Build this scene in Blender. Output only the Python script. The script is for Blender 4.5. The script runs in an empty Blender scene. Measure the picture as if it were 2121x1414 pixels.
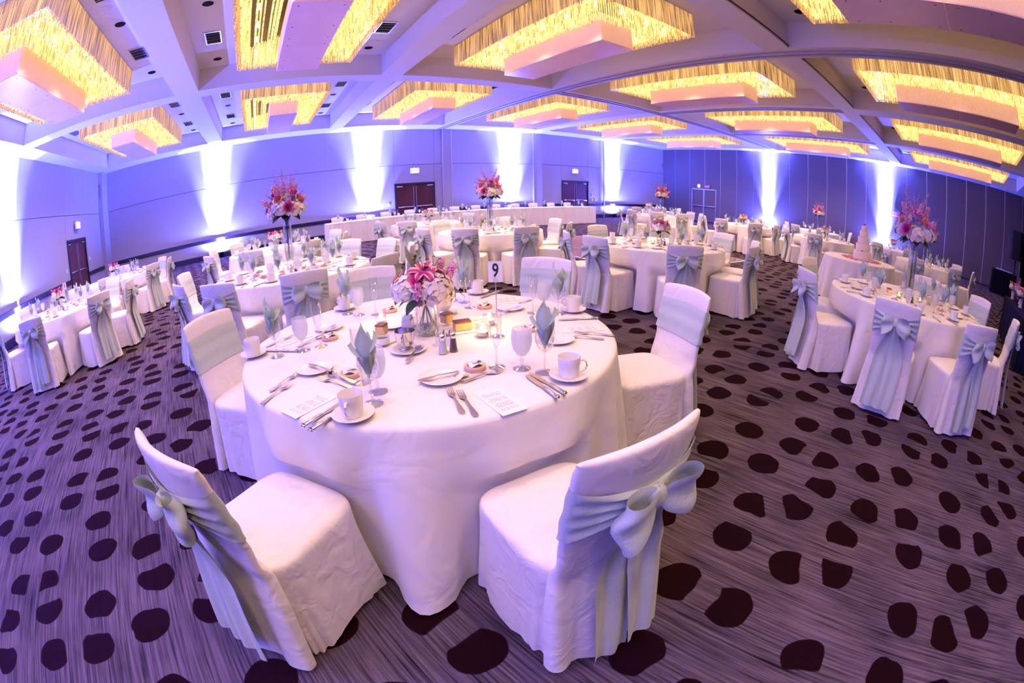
import bpy, math, random
import numpy as np
from mathutils import Vector, Matrix
PI = math.pi
SC = bpy.context.scene
COL = SC.collection
random.seed(7)

# ------------------------------------------------------------------ camera
CAMH = 1.44
PITCH, ROLL, YAW, FPX = -0.3332443, -0.0190722, -0.5515918, 934.944
cam = bpy.data.cameras.new('camera')
cam.type = 'PANO'
for holder in (cam, getattr(cam, 'cycles', None)):
    if holder is None:
        continue
    for key, val in (('panorama_type', 'FISHEYE_EQUISOLID'), ('fisheye_lens', FPX / 2121 * 36), ('fisheye_fov', PI * 1.2)):
        try:
            setattr(holder, key, val)
        except Exception:
            pass
cam.sensor_fit = 'HORIZONTAL'
cam.sensor_width = 36
cam.clip_start = 0.02
cam.clip_end = 200
camo = bpy.data.objects.new('camera', cam)
COL.objects.link(camo)


def cam_axes():
    cr, sr = math.cos(ROLL), math.sin(ROLL)
    cp, sp = math.cos(PITCH), math.sin(PITCH)
    cy, sy = math.cos(YAW), math.sin(YAW)

    def w(c):                       # camera coordinates (x right, y up, -z forward) to world
        x, y, z = c
        x, y = x * cr - y * sr, x * sr + y * cr
        f, u = -z, y
        Y, Z = f * cp - u * sp, f * sp + u * cp
        return Vector((x * cy - Y * sy, x * sy + Y * cy, Z))
    return w


CW = cam_axes()
ax, ay, az = CW((1, 0, 0)), CW((0, 1, 0)), CW((0, 0, 1))
camo.matrix_world = Matrix(((ax.x, ay.x, az.x, 0), (ax.y, ay.y, az.y, 0), (ax.z, ay.z, az.z, CAMH), (0, 0, 0, 1)))
SC.camera = camo


def at(px, py, z):
    """point at height z seen at photo pixel (px, py)"""
    x, y = px - 1060.5, 707 - py
    r = math.hypot(x, y) or 1e-9
    th = 2 * math.asin(min(1, r / (2 * FPX)))
    d = CW((x / r * math.sin(th), y / r * math.sin(th), -math.cos(th)))
    t = (z - CAMH) / d.z
    return Vector((d.x * t, d.y * t, z))


# ------------------------------------------------------------------ world, exposure
world = bpy.data.worlds.new('world')
world.use_nodes = True
world.node_tree.nodes['Background'].inputs[0].default_value = (0.30, 0.26, 0.75, 1)
world.node_tree.nodes['Background'].inputs[1].default_value = 0.05
SC.world = world
SC.view_settings.view_transform = 'Standard'
SC.view_settings.look = 'None'
SC.view_settings.exposure = 0.2
SC.view_settings.gamma = 1.0
SC.view_settings.use_curve_mapping = False

SC.cycles.max_bounces = 5
SC.cycles.diffuse_bounces = 3
SC.cycles.glossy_bounces = 2
SC.cycles.transmission_bounces = 4
SC.cycles.transparent_max_bounces = 10
SC.cycles.caustics_reflective = False
SC.cycles.caustics_refractive = False
SC.cycles.adaptive_threshold = .06

# lamp strengths used by the chandelier and uplight builders below
BULB_W, BULB_C = 200.0, (1.0, 0.655, 0.43)
UP_W, UP_N, UP_M, UP_C = 4600.0, 560000.0, 75000.0, (0.088, 0.112, 1.0)

# ------------------------------------------------------------------ materials
MAT = {}


def mat(name, col=(.8, .8, .8), rough=.6, metal=0.0, bump=None, var=None, spec=.5, emis=None, es=0.0, sheen=0.0, trans=0.0, wrinkle=None):
    m = bpy.data.materials.new(name)
    m.use_nodes = True
    nt = m.node_tree
    b = nt.nodes['Principled BSDF']
    b.inputs['Base Color'].default_value = (*col, 1)
    b.inputs['Roughness'].default_value = rough
    b.inputs['Metallic'].default_value = metal
    b.inputs['Specular IOR Level'].default_value = spec
    if sheen:
        b.inputs['Sheen Weight'].default_value = sheen
    if trans:
        b.inputs['Transmission Weight'].default_value = trans
    if emis:
        b.inputs['Emission Color'].default_value = (*emis, 1)
        b.inputs['Emission Strength'].default_value = es
    tc = nt.nodes.new('ShaderNodeTexCoord')
    if var:                                   # (scale, amount): mottled tone of the material itself
        n = nt.nodes.new('ShaderNodeTexNoise')
        n.inputs['Scale'].default_value = var[0]
        n.inputs['Detail'].default_value = 4
        nt.links.new(tc.outputs['Object'], n.inputs['Vector'])
        mx = nt.nodes.new('ShaderNodeMix')
        mx.data_type = 'RGBA'
        a = var[1]
        mx.inputs[6].default_value = (*[c * (1 - a) for c in col], 1)
        mx.inputs[7].default_value = (*[min(1, c * (1 + a)) for c in col], 1)
        nt.links.new(n.outputs['Fac'], mx.inputs[0])
        nt.links.new(mx.outputs[2], b.inputs['Base Color'])
    if bump:                                  # (scale, strength, distance)
        n = nt.nodes.new('ShaderNodeTexNoise')
        n.inputs['Scale'].default_value = bump[0]
        n.inputs['Detail'].default_value = 5
        nt.links.new(tc.outputs['Object'], n.inputs['Vector'])
        bp = nt.nodes.new('ShaderNodeBump')
        bp.inputs['Strength'].default_value = bump[1]
        bp.inputs['Distance'].default_value = bump[2] if len(bump) > 2 else .01
        nt.links.new(n.outputs['Fac'], bp.inputs['Height'])
        nt.links.new(bp.outputs[0], b.inputs['Normal'])
        if wrinkle:                           # (scale, strength, distance): soft creases of cloth
            w = nt.nodes.new('ShaderNodeTexNoise')
            w.inputs['Scale'].default_value = wrinkle[0]
            w.inputs['Detail'].default_value = 2.5
            w.inputs['Distortion'].default_value = 1.2
            nt.links.new(tc.outputs['Object'], w.inputs['Vector'])
            b2 = nt.nodes.new('ShaderNodeBump')
            b2.inputs['Strength'].default_value = wrinkle[1]
            b2.inputs['Distance'].default_value = wrinkle[2]
            nt.links.new(w.outputs['Fac'], b2.inputs['Height'])
            nt.links.new(b2.outputs[0], bp.inputs['Normal'])
    MAT[name] = m
    return m


def glass_mat(name, tint=(1, 1, 1), refl=.9, milky=0.0, mcol=(.9, .93, 1), edge=.55):
    """thin glass: clear straight on, reflecting and denser at grazing edges"""
    m = bpy.data.materials.new(name)
    m.use_nodes = True
    nt = m.node_tree
    nt.nodes.remove(nt.nodes['Principled BSDF'])
    out = nt.nodes['Material Output']
    tr = nt.nodes.new('ShaderNodeBsdfTransparent')
    tr.inputs[0].default_value = (*tint, 1)
    gl = nt.nodes.new('ShaderNodeBsdfGlossy')
    gl.inputs['Roughness'].default_value = .04
    gl.inputs['Color'].default_value = (refl, refl, refl, 1)
    lw = nt.nodes.new('ShaderNodeLayerWeight')
    lw.inputs['Blend'].default_value = .35
    mp = nt.nodes.new('ShaderNodeMapRange')
    mp.inputs['To Min'].default_value = .07
    mp.inputs['To Max'].default_value = edge
    nt.links.new(lw.outputs['Facing'], mp.inputs['Value'])
    mx = nt.nodes.new('ShaderNodeMixShader')
    nt.links.new(mp.outputs[0], mx.inputs[0])
    nt.links.new(tr.outputs[0], mx.inputs[1])
    nt.links.new(gl.outputs[0], mx.inputs[2])
    last = mx
    if milky:
        df = nt.nodes.new('ShaderNodeBsdfDiffuse')
        df.inputs[0].default_value = (*mcol, 1)
        tl = nt.nodes.new('ShaderNodeBsdfTranslucent')
        tl.inputs[0].default_value = (*mcol, 1)
        ad = nt.nodes.new('ShaderNodeMixShader')
        nt.links.new(df.outputs[0], ad.inputs[1])
        nt.links.new(tl.outputs[0], ad.inputs[2])
        m2 = nt.nodes.new('ShaderNodeMixShader')
        m2.inputs[0].default_value = milky
        nt.links.new(mx.outputs[0], m2.inputs[1])
        nt.links.new(ad.outputs[0], m2.inputs[2])
        last = m2
    nt.links.new(last.outputs[0], out.inputs[0])
    MAT[name] = m
    return m


def sheer_mat(name, col, rough=.7, through=.35):
    """cloth that lets some light through"""
    m = mat(name, col, rough, bump=(900, .12, .001), sheen=.2)
    nt = m.node_tree
    p = nt.nodes['Principled BSDF']
    t = nt.nodes.new('ShaderNodeBsdfTranslucent')
    t.inputs[0].default_value = (*col, 1)
    x = nt.nodes.new('ShaderNodeMixShader')
    x.inputs[0].default_value = through
    nt.links.new(p.outputs[0], x.inputs[1])
    nt.links.new(t.outputs[0], x.inputs[2])
    nt.links.new(x.outputs[0], nt.nodes['Material Output'].inputs[0])
    return m


# ------------------------------------------------------------------ mesh helpers
class MB:
    def __init__(s):
        s.v, s.f, s.n = [], [], 0

    def add(s, verts, faces, M=None):
        verts = np.asarray(verts, float).reshape(-1, 3)
        if M is not None:
            A = np.array(M)
            verts = verts @ A[:3, :3].T + A[:3, 3]
        s.v.append(verts)
        s.f += [tuple(i + s.n for i in f) for f in faces]
        s.n += len(verts)
        return s

    def box(s, c, d, M=None):
        x, y, z = d[0] / 2, d[1] / 2, d[2] / 2
        V = [(c[0] + i * x, c[1] + j * y, c[2] + k * z) for k in (-1, 1) for j in (-1, 1) for i in (-1, 1)]
        return s.add(V, [(0, 2, 3, 1), (4, 5, 7, 6), (0, 1, 5, 4), (2, 6, 7, 3), (0, 4, 6, 2), (1, 3, 7, 5)], M)

    def rbox(s, c, d, b=.01, M=None):
        """box with chamfered edges"""
        hx, hy, hz = [q / 2 for q in d]
        b = min(b, hx * .9, hy * .9, hz * .9)
        rings = []
        for z, i in ((-hz, b), (-hz + b, 0), (hz - b, 0), (hz, b)):
            x, y = hx - i, hy - i
            rings.append([(-x + b, -y, z), (x - b, -y, z), (x, -y + b, z), (x, y - b, z), (x - b, y, z), (-x + b, y, z), (-x, y - b, z), (-x, -y + b, z)])
        V = [(p[0] + c[0], p[1] + c[1], p[2] + c[2]) for r in rings for p in r]
        F = [tuple(range(7, -1, -1)), tuple(range(24, 32))]
        for k in range(3):
            for i in range(8):
                j = (i + 1) % 8
                F.append((k * 8 + i, k * 8 + j, k * 8 + 8 + j, k * 8 + 8 + i))
        return s.add(V, F, M)

    def grid(s, nu, nv, fn, cu=False, cv=False, M=None):
        """surface fn(i/nu, j/nv); cu / cv close the u / v direction"""
        mu, mv = (nu if cu else nu + 1), (nv if cv else nv + 1)
        V = [fn(i / nu, j / nv) for i in range(mu) for j in range(mv)]
        F = []
        for i in range(nu):
            for j in range(nv):
                i2, j2 = (i + 1) % mu, (j + 1) % mv
                F.append((i * mv + j, i2 * mv + j, i2 * mv + j2, i * mv + j2))
        return s.add(V, F, M)

    def lathe(s, prof, n=20, M=None):
        V, F, prev = [], [], None
        for r, z in prof:
            if r < 1e-6:
                cur = [len(V)]
                V.append((0, 0, z))
            else:
                cur = list(range(len(V), len(V) + n))
                V += [(r * math.cos(2 * PI * i / n), r * math.sin(2 * PI * i / n), z) for i in range(n)]
            if prev is not None:
                for i in range(n):
                    j = (i + 1) % n
                    if len(prev) == 1 and len(cur) == 1:
                        break
                    if len(prev) == 1:
                        F.append((prev[0], cur[j], cur[i]))
                    elif len(cur) == 1:
                        F.append((prev[i], prev[j], cur[0]))
                    else:
                        F.append((prev[i], prev[j], cur[j], cur[i]))
            prev = cur
        return s.add(V, F, M)

    def tube(s, pts, rad, n=6, M=None, cap=True):
        pts = [Vector(p) for p in pts]
        if not isinstance(rad, (list, tuple)):
            rad = [rad] * len(pts)
        V, F = [], []
        up = Vector((0, 0, 1))
        for k, p in enumerate(pts):
            t = (pts[min(k + 1, len(pts) - 1)] - pts[max(k - 1, 0)]).normalized()
            a = t.cross(up)
            if a.length < .05:
                a = t.cross(Vector((1, 0, 0)))
            a.normalize()
            b = a.cross(t)
            V += [tuple(p + (a * math.cos(2 * PI * i / n) + b * math.sin(2 * PI * i / n)) * rad[k]) for i in range(n)]
        for k in range(len(pts) - 1):
            for i in range(n):
                j = (i + 1) % n
                F.append((k * n + i, k * n + j, k * n + n + j, k * n + n + i))
        if cap:
            F += [tuple(range(n - 1, -1, -1)), tuple(range((len(pts) - 1) * n, len(pts) * n))]
        return s.add(V, F, M)

    def extrude(s, outline, z0, z1, M=None):
        n = len(outline)
        V = [(x, y, z0) for x, y in outline] + [(x, y, z1) for x, y in outline]
        F = [tuple(range(n - 1, -1, -1)), tuple(range(n, 2 * n))]
        F += [(i, (i + 1) % n, n + (i + 1) % n, n + i) for i in range(n)]
        return s.add(V, F, M)

    def mesh(s, name, material, smooth=True):
        me = bpy.data.meshes.new(name)
        me.from_pydata(np.concatenate(s.v).tolist(), [], s.f)
        ms = material if isinstance(material, (list, tuple)) else [material]
        for m in ms:
            me.materials.append(MAT[m] if isinstance(m, str) else m)
        if smooth:
            me.polygons.foreach_set('use_smooth', [True] * len(me.polygons))
            try:
                me.set_sharp_from_angle(angle=math.radians(50))
            except Exception:
                pass
        me.update()
        return me


def T(x=0, y=0, z=0):
    return Matrix.Translation((x, y, z))


def R(a, axis='Z'):
    return Matrix.Rotation(a, 4, axis)


def S(x, y=None, z=None):
    return Matrix.Diagonal((x, x if y is None else y, x if z is None else z, 1))


# ------------------------------------------------------------------ object helpers
def link(name, data, parent=None, M=None):
    o = bpy.data.objects.new(name, data)
    COL.objects.link(o)
    if parent is not None:
        o.parent = parent
    if M is not None:
        o.matrix_local = M
    return o


def tag(o, label, cat, group=None, kind=None):
    o['label'] = label
    o['category'] = cat
    if group:
        o['group'] = group
    if kind:
        o['kind'] = kind
    return o


def thing(name, label, cat, M=None, group=None):
    o = link(name, None, None, M)
    o.empty_display_size = .1
    return tag(o, label, cat, group)


def struct(name, me, M=None, label=None):
    o = link(name, me, None, M)
    o['kind'] = 'structure'
    if label:
        o['label'] = label
    return o


def single(name, me, label, cat, M=None, group=None):
    return tag(link(name, me, None, M), label, cat, group)


class Proto:
    """a thing's parts, shared by all its copies: rows of (name, mesh, local matrix, parent row, part label)"""

    def __init__(s, name):
        s.name, s.rows = name, []

    def part(s, name, me, M=None, parent=None, label=None):
        s.rows.append((name, me, M, parent, label))
        return len(s.rows) - 1

    def place(s, label, cat, M, group=None):
        root = thing(s.name, label, cat, M, group)
        objs = []
        for name, me, m, par, lab in s.rows:
            o = link(name, me, root if par is None else objs[par], m)
            if lab:
                o['label'] = lab
            if name in ('rod_skirt', 'rod_tier', 'box_side', 'crystals'):
                o['kind'] = 'stuff'
            objs.append(o)
        return root

# ------------------------------------------------------------------ base materials
mat('wall_fabric', (.43, .40, .41), .85, bump=(220, .25, .004), var=(60, .07))
mat('partition_fabric', (.12, .095, .11), .9, bump=(260, .3, .004), var=(90, .10))
mat('seam_metal', (.62, .60, .62), .35, .6)
mat('paint_white', (.70, .66, .67), .75, bump=(300, .06, .002))
mat('rail_dark', (.022, .012, .018), .35, var=(8, .2))
mat('door_wood', (.095, .022, .020), .28, bump=(40, .1, .002), var=(7, .3))
mat('steel', (.62, .58, .55), .25, 1.0)
mat('chrome', (.78, .74, .72), .12, 1.0)
mat('black_plastic', (.006, .006, .007), .7, bump=(400, .2, .002), spec=.12)
mat('black_cloth', (.006, .005, .008), .95, bump=(90, .2, .004), spec=.1)
mat('vent_dark', (.05, .05, .09), .5)
mat('white_plastic', (.75, .74, .74), .4)
mat('linen', (.84, .80, .80), .78, bump=(700, .10, .0015), sheen=.15, wrinkle=(5.0, .35, .03))
mat('cover_linen', (.83, .785, .79), .72, bump=(900, .10, .0012), sheen=.2, wrinkle=(9.0, .5, .022))
mat('sash_satin', (.52, .595, .53), .42, bump=(500, .10, .0012), sheen=.3, wrinkle=(22.0, .35, .008))
sheer_mat('napkin_sage', (.56, .68, .60), .7, .38)
mat('china', (.86, .82, .82), .18)
mat('paper', (.90, .87, .86), .7)
mat('exit_face', (.9, .85, .8), .5, emis=(1, .72, .62), es=1.1)
mat('exit_red', (.75, .04, .03), .5, emis=(1, .08, .04), es=1.6)
mat('exit_unlit', (.30, .03, .06), .5)
mat('black_ink', (.012, .011, .013), .6)
mat('aluminium', (.72, .73, .76), .3, .9)
glass_mat('glass', (.93, .94, .96), .95, edge=.85)
glass_mat('glass_iced', (.97, .98, 1), .9, milky=.42, mcol=(.92, .94, 1), edge=.4)


def node_mat(name, rough):
    m = bpy.data.materials.new(name)
    m.use_nodes = True
    m.node_tree.nodes['Principled BSDF'].inputs['Roughness'].default_value = rough
    MAT[name] = m
    return m, m.node_tree, m.node_tree.nodes['Principled BSDF']


def N(nt, kind, **kw):
    n = nt.nodes.new(kind)
    for k, v in kw.items():
        if k.startswith('i_'):
            n.inputs[k[2:].replace('_', ' ')].default_value = v
        else:
            setattr(n, k, v)
    return n


def carpet():
    m, nt, b = node_mat('carpet', .95)
    L = nt.links
    b.inputs['Specular IOR Level'].default_value = .04
    tc = N(nt, 'ShaderNodeTexCoord')
    rot = N(nt, 'ShaderNodeMapping')
    rot.inputs['Rotation'].default_value = (0, 0, math.radians(-10))
    L.new(tc.outputs['Object'], rot.inputs['Vector'])
    # woven streaks, long in one direction
    st = N(nt, 'ShaderNodeMapping')
    st.inputs['Scale'].default_value = (85, 2.0, 1)
    L.new(rot.outputs[0], st.inputs['Vector'])
    n1 = N(nt, 'ShaderNodeTexNoise', i_Scale=1.0, i_Detail=3.0, i_Roughness=.65)
    L.new(st.outputs[0], n1.inputs['Vector'])
    n2 = N(nt, 'ShaderNodeTexNoise', i_Scale=2.2, i_Detail=3.0)
    L.new(rot.outputs[0], n2.inputs['Vector'])
    n3 = N(nt, 'ShaderNodeTexNoise', i_Scale=420.0, i_Detail=2.0)
    L.new(rot.outputs[0], n3.inputs['Vector'])
    add = N(nt, 'ShaderNodeMath', operation='MULTIPLY_ADD')
    L.new(n2.outputs['Fac'], add.inputs[0])
    add.inputs[1].default_value = .35
    L.new(n1.outputs['Fac'], add.inputs[2])
    ramp = N(nt, 'ShaderNodeValToRGB')
    ramp.color_ramp.elements[0].position = .47
    ramp.color_ramp.elements[0].color = (.010, .007, .010, 1)
    ramp.color_ramp.elements[1].position = .88
    ramp.color_ramp.elements[1].color = (.165, .12, .14, 1)
    L.new(add.outputs[0], ramp.inputs[0])
    # irregular dark spots
    warp = N(nt, 'ShaderNodeTexNoise', i_Scale=7.0, i_Detail=1.0)
    L.new(rot.outputs[0], warp.inputs['Vector'])
    wv = N(nt, 'ShaderNodeVectorMath', operation='SCALE')
    wv.inputs['Scale'].default_value = .045
    L.new(warp.outputs['Color'], wv.inputs[0])
    av = N(nt, 'ShaderNodeVectorMath', operation='ADD')
    L.new(rot.outputs[0], av.inputs[0])
    L.new(wv.outputs[0], av.inputs[1])
    vs = N(nt, 'ShaderNodeMapping')
    vs.inputs['Scale'].default_value = (2.65, 3.0, 1)
    L.new(av.outputs[0], vs.inputs['Vector'])
    ve = N(nt, 'ShaderNodeTexVoronoi', voronoi_dimensions='2D', feature='DISTANCE_TO_EDGE', i_Scale=1.0, i_Randomness=.55)
    vf = N(nt, 'ShaderNodeTexVoronoi', voronoi_dimensions='2D', feature='F1', i_Scale=1.0, i_Randomness=.55)
    L.new(vs.outputs[0], ve.inputs['Vector'])
    L.new(vs.outputs[0], vf.inputs['Vector'])
    fz = N(nt, 'ShaderNodeMath', operation='MULTIPLY_ADD')
    L.new(n3.outputs['Fac'], fz.inputs[0])
    fz.inputs[1].default_value = .05
    L.new(ve.outputs['Distance'], fz.inputs[2])
    e1 = N(nt, 'ShaderNodeMapRange')
    e1.inputs['From Min'].default_value = .19
    e1.inputs['From Max'].default_value = .205
    L.new(fz.outputs[0], e1.inputs['Value'])
    e2 = N(nt, 'ShaderNodeMapRange')
    e2.inputs['From Min'].default_value = .31
    e2.inputs['From Max'].default_value = .297
    L.new(vf.outputs['Distance'], e2.inputs['Value'])
    mul = N(nt, 'ShaderNodeMath', operation='MULTIPLY')
    L.new(e1.outputs[0], mul.inputs[0])
    L.new(e2.outputs[0], mul.inputs[1])
    sp = N(nt, 'ShaderNodeMix', data_type='RGBA')
    sp.inputs[6].default_value = (.004, .0008, .0012, 1)
    sp.inputs[7].default_value = (.016, .0022, .0035, 1)
    L.new(n1.outputs['Fac'], sp.inputs[0])
    mix = N(nt, 'ShaderNodeMix', data_type='RGBA')
    L.new(mul.outputs[0], mix.inputs[0])
    L.new(ramp.outputs[0], mix.inputs[6])
    L.new(sp.outputs[2], mix.inputs[7])
    L.new(mix.outputs[2], b.inputs['Base Color'])
    bp = N(nt, 'ShaderNodeBump', i_Strength=.5, i_Distance=.004)
    L.new(n3.outputs['Fac'], bp.inputs['Height'])
    L.new(bp.outputs[0], b.inputs['Normal'])


carpet()

# ------------------------------------------------------------------ room shell
XL, XR, YB, YF = -7.11, 22.95, 18.63, -3.9
ZC, ZR = 4.43, 4.96                     # underside of the beams, recessed ceiling
RAIL0, RAIL1 = .66, .80
o = struct('floor', MB().box(((XL + XR) / 2, (YB + YF) / 2, -.05), (XR - XL + .6, YB - YF + .6, .1)).mesh('floor', 'carpet', False),
           label='grey streaked carpet with dark maroon irregular spots')


def box_mesh(name, c, d, m, bevel=0):
    b = MB()
    b.rbox(c, d, bevel) if bevel else b.box(c, d)
    return b.mesh(name, m, False)


def wall(name, c, d, m, label):
    return struct(name, box_mesh(name, c, d, m), label=label)


WH = 5.2
wb = wall('wall_back', ((XL + XR) / 2, YB + .17, WH / 2), (XR - XL + .6, .2, WH), 'wall_fabric', 'long lavender-lit fabric wall at the back of the hall')
wl = wall('wall_left', (XL - .17, (YB + YF) / 2, WH / 2), (.2, YB - YF + .6, WH), 'wall_fabric', 'left side wall in pale fabric with a dark rail')
wr = wall('wall_right', (XR + .17, (YB + YF) / 2, WH / 2), (.2, YB - YF + .6, WH), 'partition_fabric', 'right hand folding partition wall of grey panels')
wf = wall('wall_front', ((XL + XR) / 2, YF - .17, WH / 2), (XR - XL + .6, .2, WH), 'wall_fabric', 'plain wall closing the near end of the hall')

DOORS_B = [(5.77, 7.62), (14.62, 16.44)]
DOOR_L = (14.25, 16.02)
DH = 1.97


def panels(parent, axis, fixed, spans, doors, seamz=2.83):
    """wall covering panels, with a shadow joint between the lower and the upper ones"""
    for a, b in spans:
        cuts = [a] + [q for d in doors if a < d[0] and d[1] < b for q in d] + [b]
        for k in range(0, len(cuts), 1):
            if k + 1 >= len(cuts):
                break
            p, q = cuts[k] + .004, cuts[k + 1] - .004
            isdoor = any(abs(cuts[k] - d[0]) < 1e-6 for d in doors)
            z0 = DH + .06 if isdoor else 0
            for zz0, zz1, th in ((z0, seamz - .008, .10), (seamz + .008, ZC, .105)):
                c, d = (p + q) / 2, q - p
                if axis == 'x':
                    me = box_mesh('panel', (c, fixed + .07 - th / 2, (zz0 + zz1) / 2), (d, th, zz1 - zz0), 'wall_fabric')
                else:
                    me = box_mesh('panel', (fixed - .07 + th / 2, c, (zz0 + zz1) / 2), (th, d, zz1 - zz0), 'wall_fabric')
                link('panel', me, parent)


panels(wb, 'x', YB, [(XL, 8.02), (8.5, 12.84), (13.38, 17.6), (17.62, XR)], DOORS_B)
panels(wl, 'y', XL, [(YF, 3.6), (3.63, 10.28), (10.31, YB)], [DOOR_L])
panels(wf, 'x', YF - .14, [(XL, XR)], [])
# pilasters and light edge strips on the back wall
for a, b in ((8.02, 8.5), (12.84, 13.38)):
    link('pilaster', box_mesh('pilaster', ((a + b) / 2, YB - .02, ZC / 2), (b - a, .12, ZC), 'wall_fabric'), wb)
for x in (8.02, 8.45, 12.85, 17.61):
    link('edge_strip', box_mesh('edge_strip', (x, YB - .085, ZC / 2), (.05, .02, ZC), 'seam_metal'), wb)
link('pilaster', box_mesh('pilaster', (XL + .12, YB - .35, ZC / 2), (.22, .7, ZC), 'wall_fabric'), wl)
# panels of the folding partition on the right
k, y = 0, YB
while y > YF + .05:
    y2 = max(YF, 17.61 - 1.135 * k)
    if y - y2 > .1:
        link('panel', box_mesh('panel', (XR + .035, (y + y2) / 2, ZC / 2 + .03), (.07, y - y2 - .036, ZC - .06), 'partition_fabric'), wr)
        link('seam_strip', box_mesh('seam_strip', (XR + .045, y2, ZC / 2 + .03), (.06, .032, ZC - .06), 'seam_metal'), wr)
    y = y2
    k += 1

# chair rail and baseboards
n = 0


def rail(name, c, d, label):
    return struct(name, box_mesh(name, c, d, 'rail_dark', .012), label=label)


def run(axis, a, b, z0, z1, th):
    if axis == 'b':
        return ((a + b) / 2, YB - .03 - th / 2 - .002, (z0 + z1) / 2), (b - a, th, z1 - z0)
    return (XL + .03 + th / 2 + .002, (a + b) / 2, (z0 + z1) / 2), (th, b - a, z1 - z0)


segs_b = [(XL + .24, DOORS_B[0][0] - .07), (8.52, 12.82), (13.40, DOORS_B[1][0] - .07), (DOORS_B[1][1] + .07, 17.58), (17.66, XR)]
segs_l = [(YF + .1, 10.27), (10.32, DOOR_L[0] - .07), (DOOR_L[1] + .07, YB - .72)]
for i, (a, b) in enumerate(segs_b):
    rail('trim_%d' % (i + 1), *run('b', a, b, RAIL0, RAIL1, .045), 'dark chair rail along the back wall')
    rail('baseboard_back' if i == 0 else 'baseboard_back.%03d' % i, *run('b', a, b, 0, .20, .03), 'dark baseboard of the back wall')
for i, (a, b) in enumerate(segs_l):
    rail('trim_%d' % (i + 6), *run('l', a, b, RAIL0, RAIL1, .045), 'dark chair rail along the left wall')
    rail('baseboard_left' if i == 0 else 'baseboard_left.%03d' % i, *run('l', a, b, 0, .20, .03), 'dark baseboard of the left wall')


# ------------------------------------------------------------------ doors
def door(name, M, w, label):
    o = struct(name, MB().box((-w / 2 + .03, 0, DH / 2), (.06, .12, DH)).box((w / 2 - .03, 0, DH / 2), (.06, .12, DH)).box((0, 0, DH + .02), (w, .12, .08)).mesh('door_frame', 'rail_dark', False), M, label)
    lw = w / 2 - .065
    for s in (-1, 1):
        lf = link('door_leaf', box_mesh('door_leaf', (s * (lw / 2 + .004), .02, DH / 2), (lw, .045, DH - .03), 'door_wood', .004), o)
        link('push_bar', MB().rbox((s * (lw / 2 + .004), -.03, .98), (lw * .86, .05, .055), .012).mesh('push_bar', 'steel'), lf)
        link('vertical_rod', MB().tube([(s * .06, -.015, .1), (s * .06, -.015, DH - .08)], .012, 8).mesh('vertical_rod', 'steel'), lf)
        link('closer', MB().rbox((s * (lw - .16), -.03, DH - .09), (.26, .05, .055), .008).mesh('closer', 'steel'), lf)
        link('hinge', MB().rbox((s * (lw - .005), -.012, .9), (.02, .02, .11), .004).mesh('hinge', 'steel'), lf)
    return o


for i, (a, b) in enumerate(DOORS_B):
    door('door_%d' % (i + 1), T((a + b) / 2, YB - .03, 0), b - a, ['dark mahogany double door left of the head table', 'glossy dark double door behind the head table'][i])
door('door_3', T(XL + .03, sum(DOOR_L) / 2, 0) @ R(PI / 2), DOOR_L[1] - DOOR_L[0], 'dark mahogany double door in the left wall')
# pass door set in the partition: pale outline and push bars
d4 = struct('door_4', MB().box((0, 0, 1.99), (1.80, .03, .05)).box((-.88, 0, 1.0), (.045, .03, 1.98)).box((.88, 0, 1.0), (.045, .03, 1.98)).box((0, 0, 1.0), (.045, .03, 1.98)).mesh('pass_door_frame', 'aluminium', False),
            T(XR - .018, 15.38, 0) @ R(-PI / 2), 'pale framed double pass door in the partition')
for s in (-1, 1):
    link('push_bar', MB().rbox((s * .44, -.03, .98), (.78, .04, .06), .012).mesh('push_bar', 'aluminium'), d4)


def text_mesh(body, size, m, depth=.002, sx=1.0, bold=0.0):
    cu = bpy.data.curves.new('lettering', 'FONT')
    cu.body = body
    cu.size = size
    cu.extrude = depth
    cu.offset = bold
    cu.align_x = 'CENTER'
    cu.align_y = 'CENTER'
    cu.resolution_u = 4
    ob = bpy.data.objects.new('lettering', cu)
    COL.objects.link(ob)
    dg = bpy.context.evaluated_depsgraph_get()
    me = bpy.data.meshes.new_from_object(ob.evaluated_get(dg))
    bpy.data.objects.remove(ob)
    me.transform(Matrix.Diagonal((sx, 1, 1, 1)))
    me.materials.clear()
    me.materials.append(MAT[m])
    return me


EXIT_T = {m: text_mesh('EXIT', .19, m, .003) for m in ('exit_red', 'paper')}


def exit_sign(M, label, lit=True):
    o = thing('exit_sign', label, 'exit sign', M, 'exit signs')
    body = link('housing', MB().rbox((0, 0, 0), (.40, .06, .24), .012).mesh('housing', 'white_plastic' if lit else 'exit_unlit', False), o)
    link('face', box_mesh('face', (0, -.032, 0), (.37, .006, .21), 'exit_face' if lit else 'exit_unlit'), o)
    link('lettering', EXIT_T['exit_red' if lit else 'paper'], o, T(0, -.037, 0) @ R(PI / 2, 'X'))
    if lit:
        link('bracket', MB().box((0, .03, .15), (.05, .05, .08)).mesh('bracket', 'white_plastic', False), o)


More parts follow.
